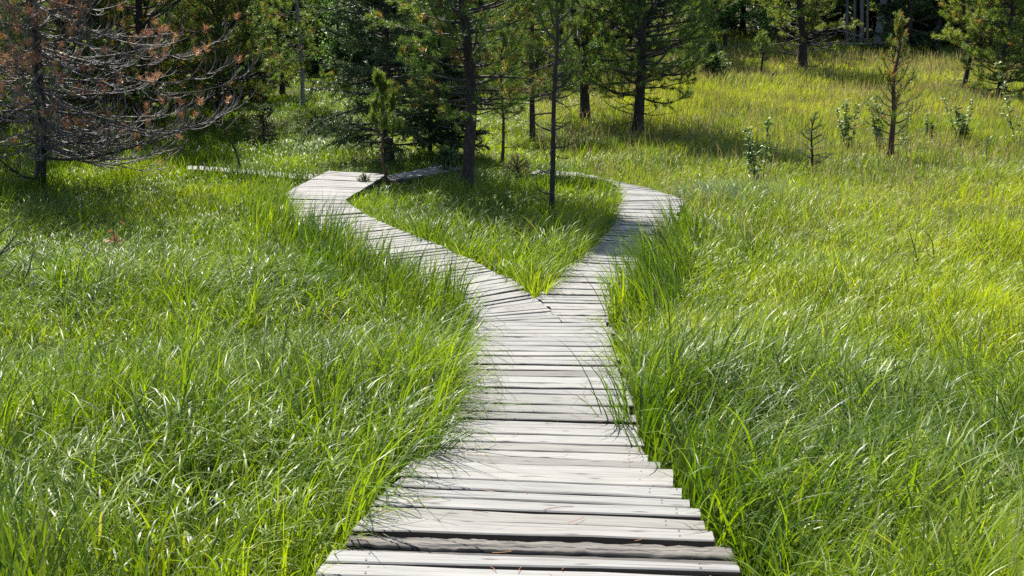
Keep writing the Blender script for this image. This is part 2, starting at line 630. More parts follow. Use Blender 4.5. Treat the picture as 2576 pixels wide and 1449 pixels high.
def beams(root, Lp, Rp, n, drop=0.05, fr=(0.14, 0.5, 0.86)):
    ts = np.linspace(0, 1, n)
    Lw, Rw = resample(Lp, ts), resample(Rp, ts)
    off = np.array(root.location)
    for f in fr:
        c = Lw * (1 - f) + Rw * f
        c[:, 2] -= drop
        t = nrm(np.gradient(c, axis=0))
        sd = nrm(np.cross(t, np.array([0, 0, 1.0]))) * 0.045
        dn = np.array([0, 0, -0.16])
        ring = np.stack([c - sd, c + sd, c + sd + dn, c - sd + dn], 1) - off
        idx = np.arange(n * 4).reshape(n, 4)
        a, b = idx[:-1], np.roll(idx, -1, 1)[:-1]
        c2, d = np.roll(idx, -1, 1)[1:], idx[1:]
        Q = np.concatenate([np.stack([a, b, c2, d], -1).reshape(-1, 4), [[0, 1, 2, 3]], [[(n - 1) * 4 + k for k in (3, 2, 1, 0)]]])
        m = MB()
        C = np.zeros((n, 4, 4))
        C[..., 0] = np.linspace(0, 6, n)[:, None]
        C[..., 1] = np.array([0, 0.09, 0.25, 0.34])[None] + f * 9
        m.add(ring.reshape(-1, 3), Q, None, C.reshape(-1, 4))
        m.build('stringer', M_BEAM, root, flat=True)


def shift(mb, off):
    mb.V = [v - np.asarray(off, np.float32) for v in mb.V]


rw = np.random.default_rng(5)
# --- the near walkway
edges7 = [((60, 1285), (2625, 1348)), ((105, 1215), (2575, 1283)), ((165, 1147), (2530, 1232)), ((215, 1103), (2525, 1170)),
          ((285, 1018), (2465, 1086)), ((340, 940), (2395, 1020)), ((388, 878), (2350, 952)), ((440, 823), (2295, 892)), ((500, 768), (2252, 838)),
          ((562, 712), (2195, 776)), ((628, 615), (2150, 668)), ((742, 570), (2055, 620)), ((790, 540), (2000, 578))]
E = [(z7(*a), z7(*b)) for a, b in edges7]
main_root = thing('boardwalk', 'wide grey plank boardwalk running from the bottom of the photo up to the fork', 'boardwalk', (0.2, 4.0, float(DZ(4.0))))
deck = MB()
logs = {}
# boards under the viewer's feet, outside the frame
d0 = nrm(E[0][0] - E[1][0])
for k in range(1, 19):
    def at(P, Pn, s):
        q = P + (P - Pn) * s
        q = np.array([q[0], q[1], float(DZ(q[1]))])
        return q
    fL = E[0][0] * np.array([1, 0, 0]) + np.array([0, E[0][0][1] - 0.15 * k, 0])
    fR = E[0][1] * np.array([1, 0, 0]) + np.array([0, E[0][1][1] - 0.15 * k, 0])
    nL, nR = fL + [0, 0.15, 0], fR + [0, 0.15, 0]
    for q in (fL, fR, nL, nR):
        q[2] = float(DZ(q[1]))
    plank(deck, fL, fR, nR, nL, rw, lift=rw.normal(0, 0.003))
    if k == 18:
        P0 = (fL[:2], fR[:2])
for i in range(len(E) - 1):
    BL, BR = E[i]
    TL, TR = E[i + 1]
    ax = nrm(BR - BL)
    if i in (2, 3):
        logs[i] = (BL, BR, TR, TL)
        continue
    # a board is a rectangle: both ends square to its length
    ml, mr = BL * 0.15 + TL * 0.85, BR * 0.15 + TR * 0.85
    dl = np.dot(ml - BL, ax)
    e1, e2 = rw.normal(0, 0.008, 2)
    plank(deck, BL + ax*(dl + e1), BR + ax*(np.dot(mr - BR, ax) + e2), TR - ax*(np.dot(TR - mr, ax) - e2), TL - ax*(np.dot(TL - ml, ax) - e1), rw,
          gap=0.016 + abs(rw.normal(0, 0.008)), lift=rw.normal(0, 0.003))
L2 = [E[-1][0]] + [hitd(*p) for p in [(1113, 1098), (1122, 1060), (1135, 1000), (1160, 920), (1186, 840), (1194, 810)]]
R2 = [E[-1][1]] + [hitd(*p) for p in [(1613, 1118), (1601, 1084), (1584, 1002), (1577, 968), (1560, 938), (1552, 894), (1541, 856), (1531, 811)]]
lay(deck, L2, R2, 23, rw, endj=0.018)
DECKS.append(np.array([P0[0], E[0][0][:2], *[e[0][:2] for e in E], *[e[1][:2] for e in E[::-1]], P0[1]]))
shift(deck, main_root.location)
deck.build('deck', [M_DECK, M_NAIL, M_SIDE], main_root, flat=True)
for i, (name, lab) in {3: ('split_plank', 'split and rotting dark plank with ragged edges'), 2: ('worn_plank', 'narrow dark brown worn plank')}.items():
    BL, BR, TR, TL = logs[i]
    lg = MB()
    n, k = 70, 13
    r = np.random.default_rng(40 + i)
    u = np.linspace(0, 1, n)[:, None]
    A, B = BL + (BR - BL) * u, TL + (TR - TL) * u
    v = np.linspace(0, 1, k)
    gA = 0.04 + 0.05 * noise2(u[:, 0] * 22, u[:, 0] * 0 + i, 1.0, 3) + (0.2 * np.exp(-(u[:, 0] / 0.12) ** 2) if i == 3 else 0)
    gB = 0.10 + 0.08 * noise2(u[:, 0] * 25, u[:, 0] * 0 + i, 1.0, 9) + 0.06 * noise2(u[:, 0] * 5, u[:, 0] * 0 + i, 1.0, 8) if i == 3 else 0.03 + 0.04 * noise2(u[:, 0] * 9, u[:, 0] * 0, 1.0, 4)
    vv = gA[:, None] + (1 - gA - gB)[:, None] * v[None]
    P = A[:, None] * (1 - vv[..., None]) + B[:, None] * vv[..., None]
    prof = (1 - (2 * v - 1) ** 4) ** 0.5
    P[..., 2] += -0.035 * (1 - prof)[None] - (0.006 if i == 3 else 0.012)
    P[..., 2] += (noise2(u * 0.9 + 0 * v[None], 0 * u + v[None] * 0.17 * 2.2, 0.022, 12) - 0.5) * (0.009 if i == 3 else 0.003)
    P[..., 2] += (noise2(P[..., 0], P[..., 1], 0.02, 13) - 0.5) * (0.006 if i == 3 else 0.001)
    lo = P[:, [-1, 0]].copy()
    lo[..., 2] -= 0.06
    ring = np.concatenate([P, lo], 1)
    kk = k + 2
    idx = np.arange(n * kk).reshape(n, kk)
    Q = np.stack([idx[:-1], idx[1:], np.roll(idx, -1, 1)[1:], np.roll(idx, -1, 1)[:-1]], -1).reshape(-1, 4)
    C = np.zeros((n, kk, 4))
    C[..., 0] = u * 1.3 + 7 * i
    C[..., 1] = np.concatenate([v * 0.17, [0.2, 0.25]])[None]
    C[..., 2] = 0.3 if i == 3 else 0.05
    caps = []
    for e in (0, n - 1):
        for q in range(k // 2):
            f = [e * kk + q, e * kk + q + 1, e * kk + k - 2 - q, e * kk + k - 1 - q]
            caps.append(f if e == 0 else f[::-1])
    lg.add(ring.reshape(-1, 3) - np.array(main_root.location), np.concatenate([Q, caps]), None, C.reshape(-1, 4))
    o = lg.build(name, M_OLD, main_root)
    o['label'] = lab
Lall = [np.array([*P0[0], 0])] + [e[0] for e in E] + L2[1:]
Rall = [np.array([*P0[1], 0])] + [e[1] for e in E] + R2[1:]
beams(main_root, Lall, Rall, 24)

# --- the fork


def offset(poly, w):
    poly = np.array(poly)[:, :2]
    t = nrm(np.gradient(poly, axis=0))
    nn = np.stack([-t[:, 1], t[:, 0]], -1)
    return poly + nn * w




def lay_pairs(mb, pairs, pitch, r, endj=0.012):
    """boards across matched (left, right) points"""
    ended = []
    for (La, Ra), (Lb, Rb) in zip(pairs[:-1], pairs[1:]):
        La, Ra, Lb, Rb = [np.array([q[0], q[1]]) for q in (La, Ra, Lb, Rb)]
        n = max(1, int(round((np.linalg.norm(Lb - La) + np.linalg.norm(Rb - Ra)) / 2 / pitch)))
        ts = cuts(n, r)
        for t0, t1 in zip(ts[:-1], ts[1:]):
            q = [La + (Lb - La) * t0, Ra + (Rb - Ra) * t0, Ra + (Rb - Ra) * t1, La + (Lb - La) * t1]
            q = [np.array([v[0], v[1], float(DZ(v[1]))]) for v in q]
            ax = nrm(q[1] - q[0])
            e0, e1 = r.normal(0, endj, 2)
            if n == 1 and np.linalg.norm(Lb - La) < 0.1:
                e0 = e1 = 0
            plank(mb, q[0] + ax*e0, q[1] + ax*e1, q[2] + ax*e1, q[3] + ax*e0, r, gap=0.016 + abs(r.normal(0, 0.011)), lift=r.normal(0, 0.004))
    DECKS.append(np.array([p[0][:2] for p in pairs] + [p[1][:2] for p in pairs[::-1]]))


Redge = [hitd(*p) for p in [(1346, 744), (1271, 688), (1241, 673), (1155, 640), (1105, 618), (1047, 594), (983, 568), (922, 540), (868, 505)]]
Lo = offset(Redge, 1.12)
lp = [(L2[-1], hitd(1412, 811)), (hitd(1192, 810), hitd(1405, 801)), (hitd(1164, 777), hitd(1346, 748)), (hitd(1136, 741), hitd(1304, 712))]
lp += [(np.append(Lo[i], 0), Redge[i]) for i in range(3, len(Redge) - 1)] + [(hitd(704, 502), hitd(868, 504))]
Lleft = [p[0][:2] for p in lp]
Rleft = [p[1][:2] for p in lp]
left_root = thing('boardwalk', 'left arm of the forked boardwalk, bending away towards the dark spruce', 'boardwalk', (-1.2, 13.5, float(DZ(13.5))))
dk = MB()
lay_pairs(dk, lp, 0.15, rw)
shift(dk, left_root.location)
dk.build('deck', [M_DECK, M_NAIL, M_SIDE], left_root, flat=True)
beams(left_root, Lleft, Rleft, 14)

rp_ = [(hitd(1414, 810), R2[-1]), (hitd(1349, 746), hitd(1566, 750)), (hitd(1412, 693), hitd(1596, 700)), (hitd(1468, 641), hitd(1628, 648)), (hitd(1520, 598), hitd(1660, 606)),
       (hitd(1543, 557), hitd(1690, 564)), (hitd(1548, 533), hitd(1706, 538)), (hitd(1560, 506), hitd(1722, 502)), (hitd(1558, 478), hitd(1672, 486)), (hitd(1538, 458), hitd(1608, 468)),
       (hitd(1500, 449), hitd(1550, 455)), (hitd(1425, 442), hitd(1450, 433)), (hitd(1330, 437), hitd(1350, 427))]
Ledge = [p[0] for p in rp_[1:]]
right_root = thing('boardwalk', 'right arm of the forked boardwalk, in tree shade, curving to a corner in the meadow', 'boardwalk', (1.2, 13.5, float(DZ(13.5))))
dk = MB()
Lr = [p[0][:2] for p in rp_]
Rr = [p[1][:2] for p in rp_]
lay_pairs(dk, rp_, 0.155, rw, 0.02)
shift(dk, right_root.location)
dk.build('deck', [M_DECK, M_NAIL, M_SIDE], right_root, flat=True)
beams(right_root, Lr, Rr, 16)

# --- junction platform on the left, and the two walkways that leave it
pf = [hitd(*p)[:2] for p in [(701, 500), (748, 470), (826, 431)]]
pr = [hitd(*p)[:2] for p in [(868, 504), (905, 482), (975, 438)]]
plat_root = thing('boardwalk', 'sunlit plank platform where the left boardwalk arm meets two other walkways', 'boardwalk', (-2.9, 17.8, float(DZ(17.8))))
dk = MB()
lay(dk, pf, pr, 17, rw, endj=0.02, lift=0) if False else None
ts = cuts(17, rw)
Lw, Rw = resample(pf, ts), resample(pr, ts)
for i in range(17):
    plank(dk, Lw[i], Rw[i], Rw[i + 1], Lw[i + 1], rw, gap=0.014, lift=0.012 + rw.normal(0, 0.003))
DECKS.append(np.concatenate([Lw[:, :2], Rw[::-1, :2]]))
shift(dk, plat_root.location)
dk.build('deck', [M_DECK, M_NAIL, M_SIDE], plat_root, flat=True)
beams(plat_root, pf, pr, 6)

wl = [hitd(*p)[:2] for p in [(828, 441), (760, 436), (690, 431), (600, 422), (515, 416), (470, 413)]]
wr = [hitd(*p)[:2] for p in [(830, 428), (760, 424), (690, 420), (600, 413), (515, 406), (470, 403)]]
far_root = thing('boardwalk', 'narrow walkway half hidden in grass, leading off to the far left edge', 'boardwalk', (-5, 20.5, float(DZ(20.5))))
dk = MB()
lay(dk, wl, wr, 28, rw, endj=0.02)
shift(dk, np.array(far_root.location) + [0, 0, 0.1])
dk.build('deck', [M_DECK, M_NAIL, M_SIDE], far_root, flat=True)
beams(far_root, wl, wr, 8, drop=0.15)

bl = [hitd(*p)[:2] for p in [(965, 437), (1000, 430), (1050, 420), (1120, 407)]]
br = [hitd(*p)[:2] for p in [(985, 447), (1030, 441), (1095, 430), (1170, 417)]]
back_root = thing('boardwalk', 'shaded stub of walkway behind the young pine, at the foot of the spruce', 'boardwalk', (-1.9, 19.6, float(DZ(19.6))))
dk = MB()
lay(dk, bl, br, 14, rw, endj=0.02)
shift(dk, np.array(back_root.location) + [0, 0, 0.05])
dk.build('deck', [M_DECK, M_NAIL, M_SIDE], back_root, flat=True)
beams(back_root, bl, br, 5, drop=0.1)


def in_poly(x, y, poly):
    n = len(poly)
    inside = np.zeros(len(x), bool)
    j = n - 1
    for i in range(n):
        xi, yi = poly[i]
        xj, yj = poly[j]
        c = ((yi > y) != (yj > y)) & (x < (xj - xi) * (y - yi) / (yj - yi + 1e-12) + xi)
        inside ^= c
        j = i
    return inside


def on_deck(x, y):
    m = np.zeros(len(x), bool)
    for p in DECKS:
        m |= in_poly(x, y, p)
    return m


# ------------------------------------------------------------------ grass
def blades(mb, x, y, H, W, az, t0, bend, tint, dry, K, r, dz=0.0):
    """arching grass blades, one strip each"""
    n = len(x)
    s = np.linspace(0, 1, K + 1)
    th = t0[:, None] + bend[:, None] * (s[:-1] + 0.5 / K)[None] ** 2.1
    ds = (H / K)[:, None]
    hx = np.concatenate([np.zeros((n, 1)), np.cumsum(np.sin(th) * ds, 1)], 1)
    hz = np.concatenate([np.zeros((n, 1)), np.cumsum(np.cos(th) * ds, 1)], 1)
    az2 = az[:, None] + r.normal(0, 0.25, n)[:, None] * s[None]
    ca, sa = np.cos(az2), np.sin(az2)
    P = np.stack([x[:, None] + hx * ca, y[:, None] + hx * sa, (GZ(x, y) + dz - 0.02)[:, None] + hz], -1)
    tw = az[:, None] + np.pi / 2 + (r.normal(0, 0.7, n)[:, None]) + r.normal(0, 0.6, n)[:, None] * s[None]
    wv = np.stack([np.cos(tw), np.sin(tw), np.zeros_like(tw)], -1)
    wp = W[:, None] * np.minimum(1.0, 0.55 + 1.6 * s)[None] * np.clip((1 - s) * 2.2, 0, 1)[None] ** 0.8 * 0.5
    A = P - wv * wp[..., None]
    B = P + wv * wp[..., None]
    V = np.concatenate([np.stack([A[:, :K], B[:, :K]], 2).reshape(n, 2 * K, 3), P[:, K:]], 1)
    nv = 2 * K + 1
    o = (np.arange(n) * nv)[:, None]
    Q = []
    for k in range(K - 1):
        Q.append(o + np.array([[2*k, 2*k + 1, 2*k + 3, 2*k + 2]]))
    T = o + np.array([[2*K - 2, 2*K - 1, 2*K]])
    C = np.zeros((n, nv, 4))
    C[..., 0] = tint[:, None]
    C[..., 1] = dry[:, None]
    mb.add(V.reshape(-1, 3), np.concatenate(Q) if Q else None, T, C.reshape(-1, 4))


def scatter(r0, r1, dens, r, half=rad(33)):
    area = half * (r1 * r1 - r0 * r0)
    n = int(area * dens)
    d = np.sqrt(r0 * r0 + r.random(n) * (r1 * r1 - r0 * r0))
    a = (r.random(n) * 2 - 1) * half
    return d * np.sin(a), d * np.cos(a)


FORK = np.array([q[:2] for q in Redge] + [q[:2] for q in Ledge[::-1]])
rg = np.random.default_rng(21)
gn, gd, gp = MB(), MB(), MB()
CAMXY = 0


def patch(x, y):
    """glaucous fine grass that lies over beside the right corner"""
    return np.exp(-(((x - 3.9) / 1.5) ** 2 + ((y - 17.6) / 1.3) ** 2))


def sow(r0, r1, dens, K, wscale, hscale, clump=True):
    x, y = scatter(r0, r1, dens, rg)
    # tussocks: pull roots towards clump centres
    cs = 0.22 if r0 < 12 else 0.4
    cxi, cyi = np.floor(x / cs), np.floor(y / cs)
    jx = noise2(cxi * 17.3, cyi * 11.1, 0.77, 31) * cs
    jy = noise2(cxi * 13.7, cyi * 19.9, 0.77, 32) * cs
    pull = 0.45 * rg.random(len(x))
    tx, ty = cxi * cs + jx, cyi * cs + jy
    ox, oy = x - tx, y - ty
    x, y = x - ox * pull, y - oy * pull
    keep = ~on_deck(x, y) & (rg.random(len(x)) < (0.14 if r0 < 8 else 0.3) + 1.45 * noise2(x, y, 0.42, 43) * (0.5 + noise2(x, y, 1.4, 44)) + 0.25 * np.clip((y - 12) / 8, 0, 1))
    keep &= (rg.random(len(x)) < 0.35 + 1.1 * noise2(x, y, 0.6, 45)) | (x > -0.5) | (y > 6.5)
    x, y, ox, oy = x[keep], y[keep], ox[keep], oy[keep]
    n = len(x)
    tus = noise2(x, y, 0.55, 41)
    big = noise2(x, y, 2.6, 42)
    tall = 0.52 + 0.75 * tus * big + 0.3 * (big - 0.5)
    far = np.clip((y - 15) / 12, 0, 1) * np.clip((x - 0.5) / 3, 0, 1)
    H = hscale * tall * (0.55 + 0.6 * rg.random(n)) * (1 - 0.25 * far)
    H *= 1 - 0.3 * np.clip((y - 18.0) / 5, 0, 1) * (x < 1.5)
    H = np.where(in_poly(x, y, FORK), H * 1.08, H)
    H *= 1 + 0.3 * np.clip((6.5 - y) / 3, 0, 1) * np.clip((-0.6 - x) / 1.2, 0, 1)      # shorter growth inside the fork
    W = wscale * (0.6 + 0.8 * rg.random(n))
    lean_f = noise2(x, y, 1.3, 51)
    wind = 0.25 + (lean_f - 0.5) * 4.2
    outw = np.arctan2(oy, ox)
    use = rg.random(n) < 0.45
    az = np.where(use, outw + rg.normal(0, 0.7, n), wind + rg.normal(0, 0.6, n))
    arch = noise2(x, y, 0.9, 52)
    t0 = np.abs(rg.normal(0.08, 0.14, n)) + 0.1 * arch
    bend = np.clip(rg.gamma(3.6, 0.58, n) * (0.35 + 1.35 * arch), 0, 3.1)
    bend = bend * (1 - 0.6 * far)
    hue = noise2(x, y, 1.1, 61) * 0.5 + noise2(x, y, 4.0, 62) * 0.5
    # yellower on the sunny meadow, deeper on the near left bank
    site = 0.1 * np.clip((y - 6) / 8, 0, 1) + 0.08 * far + 0.12 * np.clip(x / 4, -1, 1)
    tint = np.clip(0.1 + hue * 0.75 + site + rg.normal(0, 0.16, n), 0, 1)
    dry = np.where(rg.random(n) < 0.045 + 0.03 * hue, 0.9, 0.0)
    dm = np.clip((y - 17 - 3 * noise2(x, y, 5, 71)) / 9, 0, 1) * np.clip((x - 1.0) / 4, 0, 1)
    dry = np.maximum(dry, np.clip(dm * (0.0 + 0.5 * noise2(x, y, 3.0, 72)) + rg.normal(0, 0.2, n) * dm, 0, 0.95))
    pz = patch(x, y)
    is_p = rg.random(n) < pz * 0.85
    az = np.where(is_p, 2.6 + rg.normal(0, 0.5, n), az)
    bend = np.where(is_p, 1.1 + rg.random(n) * 0.9, bend)
    for mbk, sel in ((gn, ~is_p), (gp, is_p)):
        if sel.any():
            blades(mbk, x[sel], y[sel], H[sel], W[sel], az[sel], t0[sel], bend[sel], tint[sel], dry[sel], K, rg)


sow(1.4, 4.5, 1500, 9, 0.0085, 0.9)
sow(4.5, 8.0, 1250, 8, 0.0092, 0.9)
sow(8.0, 13.0, 820, 7, 0.011, 0.78)
sow(13.0, 22.0, 460, 4, 0.010, 0.7)
sow(22.0, 36.0, 320, 3, 0.013, 0.62)
sow(36.0, 62.0, 130, 3, 0.02, 0.6)

def edge_sow(poly, side, y0, y1, dens, Hm, wdt, depth, over, seed):
    """tall blades rooted along the edge of the boards, hanging over them"""
    r = np.random.default_rng(seed)
    P = np.array([q[:2] for q in poly])
    seg = np.linalg.norm(np.diff(P, axis=0), axis=1)
    s = np.concatenate([[0], np.cumsum(seg)])
    n = int(s[-1] * dens)
    u = r.random(n) * s[-1]
    # uneven: bunches and gaps
    u = u[noise2(u, u * 0, 0.35, seed) + 0.35 * noise2(u, u * 0, 1.1, seed + 1) > 0.42]
    x, y = np.interp(u, s, P[:, 0]), np.interp(u, s, P[:, 1])
    tx, ty = np.gradient(np.interp(u, s, P[:, 0])), 0
    i = np.clip(np.searchsorted(s, u) - 1, 0, len(seg) - 1)
    t = nrm(P[i + 1] - P[i])
    nn = np.stack([-t[:, 1], t[:, 0]], -1) * side
    o = 0.03 + depth * r.random(len(u)) ** 1.4
    x, y = x + nn[:, 0] * o, y + nn[:, 1] * o
    k = ~on_deck(x, y) & (y > y0) & (y < y1)
    x, y, nn = x[k], y[k], nn[k]
    n = len(x)
    toward = np.arctan2(-nn[:, 1], -nn[:, 0])
    az = toward + r.normal(0, 0.9, n) * (1.3 - over * 0.5)
    H = Hm * (0.5 + 0.65 * r.random(n)) * (0.75 + 0.5 * noise2(x, y, 0.5, seed + 2))
    bend = np.clip(r.gamma(4, 0.33, n) * over, 0, 2.7)
    blades(gn, x, y, H, wdt * (0.6 + 0.8 * r.random(n)), az, np.abs(r.normal(0.1, 0.15, n)), bend, np.clip(0.1 + 0.6 * noise2(x, y, 1.1, 61) + r.normal(0, 0.16, n), 0, 1), (r.random(n) < 0.05) * 0.9, 7, r)


LmainE = [e[0] for e in E] + L2[1:]
RmainE = [e[1] for e in E] + R2[1:]
edge_sow(LmainE, 1, 5.0, 11, 85, 0.85, 0.010, 0.4, 1.5, 501)
edge_sow(LmainE, 1, 3.6, 6.5, 38, 1.05, 0.008, 0.3, 1.15, 512)
edge_sow(LmainE, 1, 1, 4.7, 170, 0.6, 0.0055, 0.4, 0.8, 502)
edge_sow(RmainE, -1, 1, 11, 120, 0.5, 0.0055, 0.4, 0.8, 503)
edge_sow(Lleft, 1, 9.5, 17.2, 330, 0.8, 0.011, 0.6, 0.75, 504)
edge_sow(Rr, -1, 9, 14.6, 330, 0.85, 0.011, 0.55, 0.85, 505)
edge_sow(Redge, -1, 9, 17.5, 200, 0.45, 0.008, 0.3, 0.8, 506)
edge_sow(Ledge, 1, 9, 19, 200, 0.5, 0.008, 0.3, 0.8, 507)
edge_sow(Ledge, 1, 18.6, 22, 420, 0.62, 0.01, 0.5, 0.7, 510)
edge_sow(wl, 1, 9, 30, 260, 0.5, 0.011, 0.4, 0.7, 508)
edge_sow(wl, -1, 9, 30, 260, 0.5, 0.011, 0.4, 0.7, 509)
def tussock(px, py, n, Hm, wdt, spread, seed, tint=0.75, rad_=0.06):
    r = np.random.default_rng(seed)
    c = hitd(px, py)
    a = r.random(n) * 6.28
    q = rad_ * np.sqrt(r.random(n))
    blades(gn, c[0] + q * np.cos(a), c[1] + q * np.sin(a), Hm * (0.55 + 0.5 * r.random(n)), wdt * (0.6 + 0.7 * r.random(n)), a + r.normal(0, 0.4, n),
           np.abs(r.normal(0.1, 0.12, n)) * spread, np.clip(r.gamma(3, 0.4, n) * spread, 0, 2.8), np.clip(tint + r.normal(0, 0.15, n), 0, 1), (r.random(n) < 0.04) * 0.9, 8, r)


tussock(1346, 732, 90, 0.75, 0.010, 1.0, 601, rad_=0.10)
tussock(1330, 712, 60, 0.7, 0.010, 1.2, 602, rad_=0.10)
tussock(1370, 712, 50, 0.65, 0.010, 1.1, 603, 0.6, rad_=0.10)
for k_ in range(60):
    r_ = np.random.default_rng(900 + k_)
    px_, py_ = r_.uniform(-60, 2640), r_.uniform(560, 1230)
    c_ = hit(px_, py_)
    if not on_deck(np.array([c_[0]]), np.array([c_[1]]))[0]:
        tussock(px_, py_, int(r_.uniform(25, 60)), r_.uniform(0.8, 1.05), r_.uniform(0.007, 0.011), r_.uniform(0.9, 1.6), 700 + k_, r_.uniform(0.1, 0.7), 0.14)
o = gn.build('grass', M_GRASS)
tag(o, 'long green grass covering the bank and meadow on both sides of the boardwalk', 'grass', kind='stuff')
o = gp.build('grass', M_PALE)
tag(o, 'pale grey-green grass lying flat beside the corner of the right boardwalk', 'grass', kind='stuff')

# dead straw and needles dropped on the boards
rs = np.random.default_rng(77)
lm_ = MB()
n = 95
yy = 2.4 + 9 * rs.random(n) ** 1.3
xx = np.interp(yy, [e[1] for e in LmainE], [e[0] for e in LmainE]) + rs.random(n) ** 1.5 * 1.15
ok = on_deck(xx, yy)
xx, yy = xx[ok], yy[ok]
n = len(xx)
an, ln_ = rs.random(n) * 6.28, 0.03 + 0.13 * rs.random(n) ** 2
P_ = np.stack([np.stack([xx + np.cos(an + c_ * 0.25) * ln_ * t_, yy + np.sin(an + c_ * 0.25) * ln_ * t_, DZ(yy + np.sin(an) * ln_ * t_) + 0.009], -1) for t_, c_ in ((-0.5, -0.5), (-0.25, -0.12), (0, 0), (0.25, 0.12), (0.5, 0.5))], 1)
tubes(lm_, P_, np.full((n, 1), 0.0015) * np.ones((1, 5)), 3)
tag(lm_.build('fallen_straw', M_BROWN), 'bits of dead straw and needles scattered on the boards', 'straw', kind='stuff')

# thin flowering stalks with reddish seed heads on the meadow
x, y = scatter(14, 48, 30, rg)
k = (x > 0.5 + 2 * (1 - np.clip((y - 14) / 10, 0, 1))) & ~on_deck(x, y)
x, y = x[k], y[k]
n = len(x)
blades(gd, x, y, 0.42 + 0.28 * rg.random(n), 0.004 + 0.00026 * y, rg.random(n) * 6.28, np.abs(rg.normal(0, 0.2, n)), np.abs(rg.normal(0, 0.55, n)),
       rg.random(n), 0.9 * rg.random(n), 3, rg)
o = gd.build('meadow_grass', M_SEED)
tag(o, 'dry golden seed stalks standing above the green meadow on the right', 'grass', kind='stuff')

# ------------------------------------------------------------------ trees
def base_of(px, py):
    return hit(px, py)


def depth_of(p):
    d = np.asarray(p) - CAM
    return float(d[1] * math.cos(PITCH) - d[2] * math.sin(PITCH))


def fit(base_px, up_px):
    """base point, lean per metre of height, metres from the base up to the second pixel, metres per pixel"""
    b = base_of(*base_px)
    d = ray(*up_px)
    q = CAM + d * ((b[1] - CAM[1]) / d[1])
    hgt = q[2] - b[2]
    return b, np.array([(q[0] - b[0]) / max(hgt, 0.1), 0.0]), hgt, depth_of(b) / F


